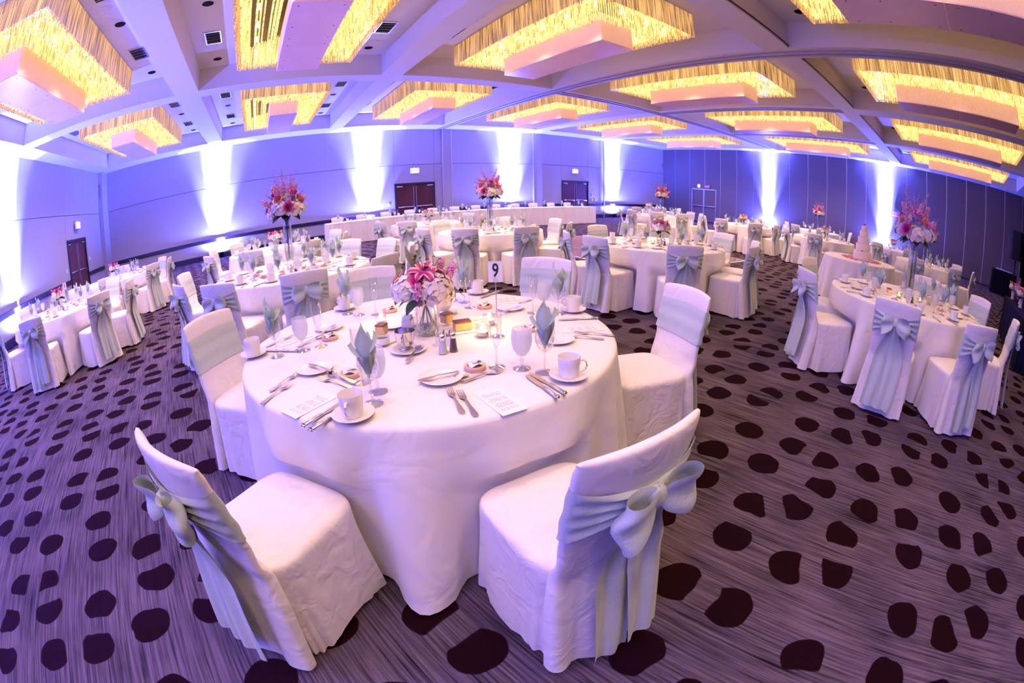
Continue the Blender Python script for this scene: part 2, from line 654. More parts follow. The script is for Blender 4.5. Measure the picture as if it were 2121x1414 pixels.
exit_sign(T(6.68, YB - .135, 2.56), 'lit exit sign above the mahogany double door of the back wall')
exit_sign(T(15.46, YB - .135, 2.55), 'lit exit sign above the door behind the head table')
exit_sign(T(XL + .135, 15.2, 2.46) @ R(PI / 2), 'lit exit sign above the double door in the left wall')
exit_sign(T(XR - .05, 3.38, 2.14) @ R(-PI / 2), 'small red exit sign on the partition beside an uplight', False)
exit_sign(T(XR - .05, 15.1, 2.16) @ R(-PI / 2), 'small red exit sign over the partition pass door', False)
single('emergency_light', MB().rbox((0, 0, 0), (.22, .09, .2), .02).mesh('emergency_light', 'exit_face', False), 'small white emergency light above the partition pass door', 'light', T(XR - .06, 15.72, 2.18))
for i, (x, z, l) in enumerate(((5.62 - .12, 1.15, 'white light switch left of the mahogany double door of the back wall'), (16.75, 1.22, 'upper white switch plate right of the door behind the head table'), (16.75, .98, 'lower white switch plate right of the door behind the head table'), (17.0, .98, 'rightmost white switch plate beside the door behind the head table'))):
    o = thing('light_switch', l, 'switch', T(x, YB - .037, z), 'wall switches')
    link('plate', MB().rbox((0, 0, 0), (.08, .012, .12), .004).mesh('plate', 'white_plastic', False), o)
    link('toggle', MB().rbox((0, -.009, 0), (.018, .012, .03), .003).mesh('toggle', 'china', False), o)
for i, (y, z, l) in enumerate(((14.0, 1.1, 'white switch plate left of the door in the left wall'), (16.35, 1.25, 'white thermostat right of the door in the left wall'))):
    o = thing('light_switch', l, 'switch', T(XL + .038, y, z) @ R(PI / 2), 'wall switches')
    link('plate', MB().rbox((0, 0, 0), (.09, .014, .13), .004).mesh('plate', 'white_plastic', False), o)
    link('toggle', MB().rbox((0, -.01, 0), (.02, .012, .03), .003).mesh('toggle', 'china', False), o)

# ------------------------------------------------------------------ coffered ceiling
CX = [(-6.40, -2.0), (-1.43, 2.83), (3.35, 7.62), (8.18, 12.25), (12.92, 17.2), (17.75, 22.15)]
CY = [(-3.4, 3.05), (3.6, 10.05), (10.6, 17.4)]
ceil = struct('ceiling', MB().box(((XL + XR) / 2, (YB + YF) / 2, ZR + .15), (XR - XL + .6, YB - YF + .6, .3)).mesh('ceiling', 'paint_white', False), label='white coffered ceiling with deep recesses')
xe = [XL - .1] + [q for c in CX for q in c] + [XR + .1]
ye = [YF - .1] + [q for c in CY for q in c] + [YB + .1]
for i in range(0, len(ye), 2):                       # beams running across the whole hall
    link('beam', box_mesh('beam', ((XL + XR) / 2, (ye[i] + ye[i + 1]) / 2, (ZC + ZR) / 2 + .01), (XR - XL + .2, ye[i + 1] - ye[i], ZR - ZC + .02), 'paint_white'), ceil)
for i in range(0, len(xe), 2):
    for (a, b) in CY:
        link('beam', box_mesh('beam', ((xe[i] + xe[i + 1]) / 2, (a + b) / 2, (ZC + ZR) / 2 + .01), (xe[i + 1] - xe[i], b - a, ZR - ZC + .02), 'paint_white'), ceil)
mat('track_paint', (.36, .33, .40), .5, .2)


def track(a, b):
    (x0, y0), (x1, y1) = a, b
    for off in (-.10, .10):
        if x0 == x1:
            me = box_mesh('track_rail', (x0 + off, (y0 + y1) / 2, ZC - .012), (.07, abs(y1 - y0), .03), 'track_paint')
        else:
            me = box_mesh('track_rail', ((x0 + x1) / 2, y0 + off, ZC - .012), (abs(x1 - x0), .07, .03), 'track_paint')
        link('track_rail', me, ceil)


track((7.9, YF), (7.9, YB))
track((8.1, 10.32), (XR, 10.32))
track((12.6, 3.5), (12.6, 10.2))
track((17.48, 3.5), (17.48, 10.2))
for (a, b) in CX[2:]:                                  # thin dark slot trim at the foot of the near beam faces
    for (c, d) in CY[:1]:
        link('slot_trim', box_mesh('slot_trim', ((a + b) / 2, 3.04, ZC + .05), (b - a - .02, .012, .03), 'rail_dark'), ceil)
VENT_SLATS = None
vent = Proto('air_vent')
b = MB()
for s in (-1, 1):
    b.box((s * .15, 0, 0), (.02, .62, .02)).box((0, s * .30, 0), (.30, .02, .02))
vent.part('frame', b.mesh('frame', 'aluminium', False))
vent.part('backing', box_mesh('backing', (0, 0, .008), (.30, .60, .006), 'vent_dark'))
sl = box_mesh('slat', (0, 0, 0), (.27, .045, .006), 'vent_dark')
sl2 = box_mesh('slat', (0, 0, 0), (.27, .045, .006), 'aluminium')
for k in range(8):
    vent.part('slat', sl2 if k % 2 else sl, T(0, -.25 + k * .071, -.002) @ R(.5, 'X'))
dl = Proto('recessed_downlight')
dl.part('ring', MB().lathe([(.072, -.002), (.085, -.010), (.10, -.002)], 20).mesh('ring', 'black_plastic'))
dl.part('baffle', MB().lathe([(.0, -.003), (.08, -.003)], 20).mesh('baffle', 'black_plastic'))
COLN = ['leftmost', 'second from left', 'third from left', 'third from right', 'second from right', 'rightmost']
ROWN = ['near row', 'middle row', 'back row']
for i, (xa, xb) in enumerate(CX):
    for j, (ya, yb) in enumerate(CY):
        xc, yc = (xa + xb) / 2, (ya + yb) / 2 + (.1 if j == 2 else 0)
        for sx, side in ((-1, 'left'), (1, 'right')):
            for sy, end in ((-1, 'near'), (1, 'far')):
                if j == 0 and (i < 2 or sy < 0):
                    continue
                vent.place('dark air vent at %s %s of %s coffer, %s' % (end, side, COLN[i], ROWN[j]), 'air vent', T(xc + sx * 1.68, yc + sy * 1.42, ZR - .012), 'ceiling vents')
            for dy, end in ((-.1, 'middle'), (2.72, 'far end')):
                if j == 0 and i < 2:
                    continue
                dl.place('black recessed downlight, %s %s of %s coffer, %s' % (end, side, COLN[i], ROWN[j]), 'downlight', T(xc + sx * 1.68, yc + dy, ZR - .001), 'recessed downlights')

# ------------------------------------------------------------------ chandeliers of hanging glass rods
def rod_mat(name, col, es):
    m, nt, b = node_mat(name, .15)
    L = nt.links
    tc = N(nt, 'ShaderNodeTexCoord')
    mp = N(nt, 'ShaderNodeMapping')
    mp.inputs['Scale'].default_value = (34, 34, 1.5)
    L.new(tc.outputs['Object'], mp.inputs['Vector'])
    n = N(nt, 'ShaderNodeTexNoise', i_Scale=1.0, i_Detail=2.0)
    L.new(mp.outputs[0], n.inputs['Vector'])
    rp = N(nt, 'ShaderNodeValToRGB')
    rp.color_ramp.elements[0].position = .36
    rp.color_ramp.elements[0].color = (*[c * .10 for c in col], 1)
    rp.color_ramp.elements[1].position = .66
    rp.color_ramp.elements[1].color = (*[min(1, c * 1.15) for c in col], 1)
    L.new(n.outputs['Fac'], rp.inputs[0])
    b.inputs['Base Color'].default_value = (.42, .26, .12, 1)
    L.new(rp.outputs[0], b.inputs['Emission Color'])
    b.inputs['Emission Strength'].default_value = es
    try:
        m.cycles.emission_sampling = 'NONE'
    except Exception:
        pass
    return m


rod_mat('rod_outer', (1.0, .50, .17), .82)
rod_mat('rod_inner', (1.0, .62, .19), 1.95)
mat('skirt_box', (.80, .60, .50), .4, emis=(1, .52, .33), es=.22)
MAT['skirt_box'].cycles.emission_sampling = 'NONE'
mat('plate_gloss', (.90, .62, .70), .25, .1, var=(3, .08))
mat('pin_dark', (.08, .05, .05), .4)
mat('bulb', (1, .9, .7), .4, emis=(1, .80, .50), es=14)
MAT['bulb'].cycles.emission_sampling = 'NONE'
mat('frame_dark', (.07, .05, .06), .4, .3)


def rods(mb, pts, z0, z1, r, jit=.0):
    """square glass rods hanging from z1 down to z0 at the points"""
    for (x, y) in pts:
        a = z0 + random.uniform(-jit, jit)
        V = [(x - r, y, a), (x, y - r, a), (x + r, y, a), (x, y + r, a), (x - r, y, z1), (x, y - r, z1), (x + r, y, z1), (x, y + r, z1)]
        mb.add(V, [(3, 2, 1, 0), (0, 1, 5, 4), (1, 2, 6, 5), (2, 3, 7, 6), (3, 0, 4, 7)])


def ring_pts(hx, hy, step):
    P = []
    nx, ny = int(2 * hx / step), int(2 * hy / step)
    for i in range(nx):
        P += [(-hx + (i + .5) * 2 * hx / nx, -hy), (-hx + (i + .5) * 2 * hx / nx, hy)]
    for i in range(ny):
        P += [(-hx, -hy + (i + .5) * 2 * hy / ny), (hx, -hy + (i + .5) * 2 * hy / ny)]
    return P


HX, HY = 1.19, 2.32                       # outer skirt half sizes
PX, PY = .39, 1.52                        # centre box half sizes
ZS, ZP = -.50, -.86                       # lower ends of skirt and centre box below the recess
chand = Proto('chandelier')
b = MB()
b.box((0, 0, -.03), (2 * HX - .04, 2 * HY - .04, .06))
chand.part('canopy_frame', b.mesh('canopy_frame', 'frame_dark', False))
b = MB()
rods(b, ring_pts(HX, HY, .030), ZS, -.02, .011, .006)
rods(b, ring_pts(HX - .035, HY - .035, .034), ZS + .01, -.02, .010, .01)
o_sk = b.mesh('rod_skirt', 'rod_outer', False)
chand.part('rod_skirt', o_sk)
TIERS = [(.30, -.47), (.52, -.47), (.74, -.47)]
b = MB()
for off, z in ((.10, ZS + .02), (.16, ZS + .03), (.22, ZS + .02)):
    rods(b, ring_pts(HX - off, HY - off, .05), z, -.06, .012, .02)
chand.part('rod_tier', b.mesh('rod_tier', 'rod_inner', False))
b = MB()
for off, z in ((.34, ZS + .0), (.40, ZS + .01), (.46, ZS)):
    rods(b, ring_pts(HX - off, HY - off, .05), z, -.06, .012, .02)
chand.part('rod_tier', b.mesh('rod_tier', 'rod_inner', False))
b = MB()
for off, z in ((.58, ZS - .02), (.64, ZS - .03), (.70, ZS - .02)):
    rods(b, ring_pts(HX - off, HY - off, .05), z, -.06, .012, .02)
chand.part('rod_tier', b.mesh('rod_tier', 'rod_inner', False))
b = MB()                                   # centre box: fluted glowing sides
rods(b, ring_pts(PX - .012, PY - .012, .03), ZP + .015, -.3, .016, 0)
chand.part('box_side', b.mesh('box_side', 'skirt_box', False))
for s in (-1, 1):
    pl = chand.part('bottom_plate', MB().rbox((0, s * PY / 2, ZP), (2 * PX, PY - .004, .022), .004).mesh('bottom_plate', 'plate_gloss', False))
    for (px, py) in ((-.3, .12), (.3, .12), (-.3, -.12 + PY * .5), (.3, -.12 + PY * .5), (-.3, -.7), (.3, -.7)):
        chand.part('pin', MB().lathe([(0, -.016), (.012, -.014), (.014, -.008)], 8).mesh('pin', 'pin_dark'), T(px, s * PY / 2 + py * .9, ZP), pl)
bm = MB().lathe([(0, -.05), (.018, -.045), (.028, -.02), (.024, .01), (.012, .03), (.012, .06)], 10).mesh('bulb', 'bulb')
BULBS = [(s * .82, y) for s in (-1, 1) for y in (-1.9, -1.2, -.5, .2, .9, 1.6)] + [(s * .30, t * 1.95) for s in (-1, 1) for t in (-1, 1)]
for (x, y) in BULBS:
    chand.part('bulb', bm, T(x, y, ZS + .10))
LAMPS = [(s * .84, y) for s in (-1, 1) for y in (-1.55, 0, 1.55)]
LAMP = []
for k, f in enumerate((.23, 1.06, .98, .55)):                # the near row is dimmed
    lamp = bpy.data.lights.new('chandelier_lamp', 'SPOT')
    lamp.energy = BULB_W * f
    lamp.color = BULB_C
    lamp.spot_size = math.radians(128)
    lamp.spot_blend = 1.0
    lamp.shadow_soft_size = .12
    LAMP.append(lamp)
for i, (xa, xb) in enumerate(CX):
    for j, yc in enumerate((-.18, 6.82, 13.95)):
        if j == 0 and i == 0:
            pass
        xc = [-4.08, .71, 5.45, 10.18, 14.95, 19.8][i]
        o = chand.place('glass rod chandelier with a pink centre plate, %s column, %s' % (COLN[i], ROWN[j]), 'chandelier', T(xc, yc, ZR), 'coffer chandeliers')
        for (x, y) in LAMPS:
            l = link('lamp_light', LAMP[3 if i < 2 and j == 0 else j], o, T(x, y, ZS - .04))

# ------------------------------------------------------------------ blue LED uplights along the walls
up = Proto('uplight')
up.part('housing', MB().lathe([(0, 0), (.07, 0), (.085, .02), (.085, .16), (.095, .17), (.095, .19), (.08, .19), (.075, .17), (0, .17)], 18).mesh('housing', 'black_plastic'), T(0, 0, .03))
mat('led_lens', (.5, .55, 1), .3, emis=(.35, .4, 1), es=6)
up.part('lens', MB().lathe([(0, .176), (.074, .176)], 18).mesh('lens', 'led_lens'), T(0, 0, .03))
for s in (-1, 1):
    up.part('yoke_arm', MB().rbox((s * .102, 0, .07), (.014, .03, .14), .003).mesh('yoke_arm', 'black_plastic', False))
up.part('foot_plate', MB().rbox((0, 0, .006), (.23, .16, .012), .003).mesh('foot_plate', 'black_plastic', False))
spot = bpy.data.lights.new('uplight_beam', 'SPOT')
spot.energy = UP_W
spot.color = UP_C
spot.spot_size = math.radians(172)
spot.spot_blend = .5
spot.shadow_soft_size = .06
spot2 = bpy.data.lights.new('uplight_core', 'SPOT')
spot2.energy = UP_N
spot2.color = UP_C
spot2.spot_size = math.radians(23)
spot2.spot_blend = 1.0
spot2.shadow_soft_size = .06
spot3 = bpy.data.lights.new('uplight_halo', 'SPOT')
spot3.energy = UP_M
spot3.color = UP_C
spot3.spot_size = math.radians(48)
spot3.spot_blend = 1.0
spot3.shadow_soft_size = .06
UPS = [(-1.78, YB - .20, 0, 'left of the table numbered 6 by the back wall'), (4.63, YB - .20, 0, 'behind the left part of the head table'), (11.5, YB - .20, 0, 'behind the middle of the head table'), (18.3, YB - .20, 0, 'right of the head table by the back wall'),
       (XL + .20, 10.15, 90, 'by the left wall beside the dark seam'), (XL + .20, 3.3, 90, 'by the left wall near the front'), (XL + .20, -2.6, 90, 'by the left wall in the front corner'),
       (XR - .17, 10.95, -90, 'by the partition left of its middle'), (XR - .17, 4.05, -90, 'by the partition beside the red exit sign')]
for x, y, a, l in UPS:
    o = up.place('black LED uplight shining blue, ' + l, 'uplight', T(x, y, 0) @ R(math.radians(a)), 'wall uplights')
    s = link('beam', spot, o, T(0, 0, .24) @ R(PI, 'X') @ R(math.radians(-8), 'X'))
    s = link('beam', spot2, o, T(0, 0, .24) @ R(PI, 'X') @ R(math.radians(-5), 'X'))
    s = link('beam', spot3, o, T(0, 0, .24) @ R(PI, 'X') @ R(math.radians(-6), 'X'))

# ------------------------------------------------------------------ slipcovered banquet chair
def sgnpow(c, e):
    return math.copysign(abs(c) ** e, c)


def lerp(a, b, t):
    return a + (b - a) * t


def sstep(a, b, x):
    t = max(0, min(1, (x - a) / (b - a)))
    return t * t * (3 - 2 * t)


def pl(xs, ys, x):
    if x <= xs[0]:
        return ys[0]
    for i in range(len(xs) - 1):
        if x <= xs[i + 1]:
            t = (x - xs[i]) / (xs[i + 1] - xs[i])
            return lerp(ys[i], ys[i + 1], t)
    return ys[-1]


CH_TOP = .905


def rear_y(z):
    return pl([0, .25, .47, .70, CH_TOP], [-.335, -.295, -.262, -.285, -.325], z)


def bow_y(x, z):
    return -.045 * (1 - (x / .22) ** 2) * sstep(.40, .85, z)


def half_w(z):
    return pl([0, .30, .47, .6, CH_TOP], [.245, .225, .205, .203, .215], z)


def make_chair(seed):
    rnd = random.Random(seed)
    ph = [rnd.uniform(0, 6.28) for _ in range(8)]
    p = Proto('banquet_chair')
    # seat cover with skirt falling to the floor
    rings = [(0, .487), (.45, .486), (.8, .481), (.93, .474), (.985, .462), (1.0, .445), (1.0, .42), (1.0, .36), (1.01, .28), (1.03, .19), (1.05, .10), (1.06, .022)]

    def seat(u, v):
        k = v * (len(rings) - 1)
        i = min(int(k), len(rings) - 2)
        t = k - i
        s, z = lerp(rings[i][0], rings[i + 1][0], t), lerp(rings[i][1], rings[i + 1][1], t)
        th = u * 2 * PI
        c, sn = math.cos(th), math.sin(th)
        dz = max(0, (.44 - z) / .44)
        fold = .034 * dz ** 1.1 * (math.cos(7 * th + ph[0]) + .8 * math.cos(13 * th + ph[1]) + .5 * math.cos(24 * th + ph[2]))
        corner = abs(math.sin(2 * th)) ** 5 * (1 - .9 * abs(math.sin(2 * th)) ** 60)
        s2 = s + fold + .075 * dz * corner
        x = .225 * s2 * sgnpow(c, .42)
        y = .005 + .232 * s2 * sgnpow(sn, .42)
        crease = .004 * math.sin(9 * x + ph[3]) * math.sin(11 * y + ph[4]) if s < .95 else 0
        if s > .99 and y < -.22:
            y = max(y, -.25)
        z2 = z + crease
        if z < .05:
            z2 += .012 * math.cos(5 * th + ph[5])
        return (x, y, z2)
    p.part('seat_cover', MB().grid(112, 24, seat, cu=True).mesh('seat_cover', 'cover_linen'))
    # back cover: slab above the seat, panel to the floor behind
    zs = [.024, .06, .12, .19, .26, .33, .40, .45, .49, .54, .60, .66, .72, .78, .83, .865, .89, .901, .905, .905]
    ts = [.09, .09, .09, .09, .09, .09, .08, .07, .06, .052, .05, .048, .046, .045, .043, .042, .036, .024, .006, 0]

    def back(u, v):
        k = v * (len(zs) - 1)
        i = min(int(k), len(zs) - 2)
        t = k - i
        z, th = lerp(zs[i], zs[i + 1], t), lerp(ts[i], ts[i + 1], t)
        a = u * 2 * PI
        c, sn = math.cos(a), math.sin(a)
        w = half_w(z) - (.012 if z > .90 else .004 if z > .88 else 0)
        x = w * sgnpow(c, .55)
        yc = rear_y(z) + max(.024, th / 2) + bow_y(x, z)
        y = yc + th / 2 * sgnpow(sn, .5)
        dz = max(0, (.52 - z) / .52)
        if sn < 0:
            y -= .013 * dz * math.cos(26 * x + ph[6]) * (1 - abs(c) ** 4) + .010 * dz * math.cos(47 * x + ph[7])
        # soft drape creases across
        y += .0035 * math.sin(38 * z + 9 * x + ph[2]) * sstep(.3, .45, z) * (1 if z < .62 else 0)
        if z > .5 and z < .62 and sn > 0:
            y += .010 * math.cos(30 * x + ph[1]) * sstep(.64, .5, z)
        zz = z + .014 * (1 - (x / .22) ** 2) * sstep(.8, .9, z)
        return (x, y, zz)
    p.part('back_cover', MB().grid(56, 36, back, cu=True).mesh('back_cover', 'cover_linen'))
    # sash band around the back
    zc0 = .735

    def band(u, v):
        a = u * 2 * PI
        c, sn = math.cos(a), math.sin(a)
        x = sgnpow(c, .55)
        rear = sn < 0
        q = (1 - abs(x)) if rear else 0
        h = .093 * (1 - .78 * q ** .8) if rear else .093
        zc = zc0 + (.02 * q if rear else 0)
        z = zc + (v * 2 - 1) * h
        w = half_w(zc0) + .004
        X = w * x
        th = .058
        y = rear_y(z if not rear else lerp(z, zc0, q)) + .024 + bow_y(X, z) + th / 2 * sgnpow(sn, .5)
        if rear:
            y -= (.010 + .012 * math.sin(v * 21 + ph[0] + x * 2)) * (.3 + .7 * q) * (1 if abs(x) < .97 else .2)
        else:
            y += .002 * math.sin(v * 14 + ph[3])
        return (X, y, z)
    sb = p.part('sash', MB().grid(64, 16, band, cu=True).mesh('sash', 'sash_satin'), label='sage green satin sash')
    y0 = rear_y(.75) - .045 - .016
    zk = .755
    p.part('knot', MB().grid(14, 8, lambda u, v: (.030 * math.sin(v * PI) ** .6 * math.cos(u * 2 * PI), y0 - .010 + .024 * math.sin(v * PI) ** .6 * math.sin(u * 2 * PI), zk + .036 * math.cos(v * PI) + .003 * math.sin(6 * u * PI)), cu=True).mesh('bow_knot', 'sash_satin'), None, sb)
    for s in (-1, 1):
        Lb = rnd.uniform(.105, .13)
        dr = rnd.uniform(.01, .045)
        pw = rnd.uniform(0, 6)

        def loop(u, v, s=s, Lb=Lb, dr=dr, pw=pw):
            t = u * 2 * PI
            e = .5 - .5 * math.cos(t)
            x = s * (.012 + Lb * e)
            y = y0 - .022 + .036 * math.sin(t) * (.4 + .6 * e) * -1
            wv = .016 + .058 * math.sin(PI * u) ** .55
            vv = v * 2 - 1
            z = zk - dr * e + vv * wv
            y += .010 * math.cos(vv * 4.4 + pw) * math.sin(PI * u) - .014 * vv * vv * e
            return (x + s * .012 * math.cos(vv * 3) * e, y, z)
        p.part('bow_loop', MB().grid(20, 10, loop).mesh('bow_loop', 'sash_satin'), None, sb)
        zt = rnd.uniform(.05, .12)
        lean = rnd.uniform(.0, .03)
        tw = rnd.uniform(-.5, .5)

        def tail(u, v, s=s, zt=zt, lean=lean, tw=tw, pw=pw):
            z = lerp(zk - .01, zt, u)
            wv = lerp(.018, .074, sstep(0, .35, u))
            vv = v * 2 - 1
            x = s * (.012 + .040 * sstep(0, .5, u) + lean * u) + vv * wv
            yb = rear_y(max(z, .1)) - .052 - .012 * (s > 0) - .035 * (1 - sstep(0, .25, u)) * .6
            y = min(yb, rear_y(z) - .03) + .012 * math.cos(vv * 5 + pw + 2 * u) * (.4 + u * .6) - .01 * sstep(.2, 1, u)
            return (x, y, z)
        p.part('sash_tail', MB().grid(20, 10, tail).mesh('sash_tail', 'sash_satin'), None, sb)
    lg = MB().tube([(0, 0, 0), (0, 0, .44)], [.011, .013], 8).mesh('leg', 'black_plastic')
    lg2 = MB().tube([(0, 0, 0), (0, .075, .44)], [.009, .009], 8).mesh('leg', 'steel')
    for x in (-.185, .185):
        p.part('leg', lg, T(x, .185, 0))
        p.part('leg', lg2, T(x * .88, -.31, 0))
    return p


CHAIRS = [make_chair(s) for s in (3, 11, 29)]


# ------------------------------------------------------------------ round tables under floor-length cloths
def cloth_mesh(seed, chairs, Rt=.925, zt=.762):
    rnd = random.Random(seed)
    ph = [rnd.uniform(0, 6.28) for _ in range(6)]
    rings = [(0, zt), (.35, zt), (.7, zt), (.93, zt), (.985, zt - .001), (.997, zt - .006), (1.003, zt - .018)] + [(1.004, z) for z in (.72, .67, .61, .55, .50, .45, .39, .32, .25, .18, .11, .05, .014)]
    nv = len(rings) - 1

    def f(u, v):
        i = int(round(v * nv))
        s, z = rings[i]
        th = u * 2 * PI
        r = Rt * s
        d = max(0, (zt - .03 - z) / zt)
        if d > 0:
            w = .75 * math.cos(11 * th + ph[0] + .6 * math.sin(2 * th)) + .8 * math.cos(19 * th + ph[1]) + .3 * math.cos(5 * th + ph[2])
            w += .45 * math.cos(22 * th + 2 * ph[0] + 1.2 * math.sin(2 * th)) + .3 * math.cos(29 * th + ph[4])
            r += .078 * d + .054 * d ** .9 * w
            for (a, front, rot) in chairs:
                da = (th - a + PI) % (2 * PI) - PI
                if abs(da) > 1.0:
                    continue
                lat = abs(r * math.sin(da))
                k = sstep(.58, .48, z) * sstep(.36, .25, lat)
                if k > 0:
                    lim = (front - .012) / max(.5, math.cos(da))
                    if r > lim:
                        r = lerp(r, lim, k)
        zz = z
        if z < .03:
            zz = .014 + .010 * (1 + math.cos(9 * th + ph[3]))
        return (r * math.cos(th), r * math.sin(th), zz)
    return MB().grid(192, nv, f, cu=True).mesh('tablecloth', 'linen')


table_p = Proto('round_table')
table_p.part('table_top', MB().lathe([(0, .72), (.885, .72), (.90, .727), (.90, .743), (.89, .75), (0, .75)], 48).mesh('table_top', 'rail_dark'))
lgm = MB().tube([(0, 0, 0), (0, 0, .72)], .016, 8).mesh('leg', 'steel')
for k in range(4):
    table_p.part('leg', lgm, T(.5 * math.cos(k * PI / 2 + .78), .5 * math.sin(k * PI / 2 + .78), 0))

# centre, chairs as (angle in degrees, back distance, turn)
TABLES = {
    'T9': dict(c=(.732, 2.005), d='table 9 in the foreground', ch=[(217.5, 1.416, 0), (269.6, 1.405, 0), (339, 1.456, 6), (31.5, 1.55, 0), (87, 1.36, 0), (152.5, 1.31, -13)]),
    'T6': dict(c=(.30, 5.20), d='table 6 with the tall vase', ch=[(205, 0, 0), (167, 0, 0), (236, 0, 0), (271, 0, 0), (307, 0, 0), (343, 0, 0), (19, 0, 0), (49, 0, 0), (87, 0, 0)]),
    'TA': dict(c=(.25, 8.45), d='table behind table 6', ch=[(213, 1.45, 0), (165, 1.3, 0), (252, 1.5, 0), (292, 1.35, 0), (345, 1.3, 0), (25, 0, 0), (125, 0, 0)]),
    'T5': dict(c=(-3.60, 6.60), d='table 5 at the left edge', ch=[(223, 1.25, 0), (277, 0, 0), (325, 0, 0), (1, 0, 0), (62, 0, 0), (100, 0, 0), (150, 0, 0)]),
    'TL': dict(c=(-3.60, 9.75), d='far left table by the corner', ch=[(283, 0, 0), (329, 0, 0), (42, 0, 0), (5, 0, 0), (100, 0, 0)]),
    'TC': dict(c=(3.90, 7.00), d='centre table with the tall vase', ch=[(190, 0, 0), (225, 0, 0), (264, 0, 0), (314, 0, 0), (357, 0, 0), (47, 0, 0), (105, 0, 0)]),
    'TD': dict(c=(4.0, 10.2), d='coral-flowered table before head table', ch=[(197, 0, 0), (160, 1.2, 0), (231, 1.5, 0), (328, 1.25, 0), (20, 0, 0)]),
    'TM': dict(c=(4.9, 4.0), d='right-of-centre lily table', ch=[(149, 1.3, 0), (182, 1.28, 0), (92, 1.25, 0), (231, 0, 0), (279, 0, 0), (312, 0, 0), (351, 0, 0)]),
    'F1': dict(c=(11.9, 9.7), d='far slim-vase table by the corner', ch=[(135, 0, 0), (176, 0, 0), (214, 1.5, 0), (245, 1.5, 0), (320, 0, 0), (350, 0, 0), (60, 0, 0)]),
    'F0': dict(c=(14.6, 12.6), d='farthest table in the back corner', ch=[(200, 0, 0), (240, 0, 0), (330, 0, 0), (20, 0, 0)]),
    'F2': dict(c=(12.35, 6.75), d='far coral table before the uplight', ch=[(120, 1.2, 0), (178, 1.25, 0), (222, 1.5, 0), (268, 1.2, 0), (310, 0, 0), (5, 0, 0)]),
    'F3': dict(c=(16.7, 5.7), d='far right table with slim vase', ch=[(90, 0, 0), (160, 0, 0), (205, 0, 0), (300, 0, 0)]),
    'F4': dict(c=(12.4, 4.0), d='coral table left of the cake', ch=[(132, 1.2, 0), (187, 0, 0), (255, 0, 0), (310, 0, 0)]),
    'R3': dict(c=(15.4, 2.3), d='far table right of the cake', ch=[(165, 0, 0), (212, 0, 0), (275, 0, 0)]),
    'R2': dict(c=(12.0, .75), d='slim-vase table behind the cake', ch=[(215, 1.45, 0), (320, 0, 0), (268, 1.35, 0), (130, 0, 0), (172, 0, 0)]),
    'TR': dict(c=(5.0, .50), d='right foreground table with tall vase', ch=[(134, 1.32, 0), (86, 1.3, 0), (183, 0, 0), (217, 1.45, 0), (269, 0, 0), (355, 0, 0), (315, 0, 0)]),
}
ORD = ['first', 'second', 'third', 'fourth', 'fifth', 'sixth', 'seventh', 'eighth', 'ninth', 'tenth', 'eleventh', 'twelfth']
CLABEL9 = ['white covered chair, nearest left, its sage sash tails hanging to the carpet',
           'white covered chair, nearest to the camera, sage bow tied at the back',
           'white covered chair pulled up to the right side of table 9',
           'white covered chair at the far right side of table 9',
           'white covered chair at the far side of table 9 behind the bouquet',
           'white covered chair at the left side of table 9 showing its front']
BACKD = .285


def seat_order(T_):
    """angles of the chairs, clockwise starting with the one nearest the camera"""
    cx, cy = T_['c']
    base = math.degrees(math.atan2(-cy, -cx))
    idx = list(range(len(T_['ch'])))
    near = min(idx, key=lambda i: math.hypot(cx + 1.1 * math.cos(math.radians(T_['ch'][i][0])), cy + 1.1 * math.sin(math.radians(T_['ch'][i][0]))))
    a0 = T_['ch'][near][0]
    return {i: k for k, i in enumerate(sorted(idx, key=lambda i: (a0 - T_['ch'][i][0]) % 360))}


ci = 0
for key, T_ in TABLES.items():
    cx, cy = T_['c']
    order = seat_order(T_)
    fronts = []
    for i, (ang, dist, turn) in enumerate(T_['ch']):
        dist = (dist or 1.38)
        a = math.radians(ang)
        d0 = dist - BACKD
        x, y = cx + d0 * math.cos(a), cy + d0 * math.sin(a)
        if key == 'T9':
            lab = CLABEL9[i]
        else:
            lab = 'white covered chair, %s clockwise from the nearest, at %s' % (ORD[order[i]], T_['d'])
        CHAIRS[[0, 2, 1][ci % 3] if key != 'T9' else [0, 1, 2, 1, 0, 2][i]].place(lab, 'chair', T(x, y, 0) @ R(a + PI / 2 + math.radians(turn)), 'slipcovered banquet chairs')
        fronts.append((a, d0 - .242, 0))
        ci += 1
    table_p.place('round banquet table hidden under the cloth of %s' % T_['d'], 'table', T(cx, cy, 0), 'round banquet tables')
    single('tablecloth', cloth_mesh(hash(key) % 1000 if False else sum(map(ord, key)), fronts), 'white floor-length cloth on %s' % T_['d'], 'tablecloth', T(cx, cy, 0), 'round white tablecloths')
TOPZ = .763

# ------------------------------------------------------------------ tableware shapes
mat('silver', (.72, .66, .62), .24, 1.0)
mat('favor_wood', (.72, .45, .34), .55, bump=(120, .3, .002), var=(30, .2))
mat('gravy', (.30, .22, .05), .2)
mat('cake_crumb', (.72, .50, .16), .9, bump=(180, .9, .004), var=(60, .3))
mat('cake_top', (.22, .07, .05), .6, bump=(90, .5, .003), var=(40, .3))
mat('salt_white', (.88, .86, .88), .8)
mat('pepper_grey', (.16, .10, .09), .9, var=(600, .6))
mat('candle_glow', (1, .9, .7), .5, emis=(1, .70, .36), es=7)
mat('wax', (.9, .85, .75), .5)
mat('herb_butter', (.10, .12, .03), .4, var=(200, .4))
mat('sugar_paper', (.85, .84, .9), .6)
mat('crystal', (.75, .78, .75), .15, spec=.9)
mat('ribbon_green', (.55, .68, .60), .5)
mat('film', (.9, .85, .88), .2)
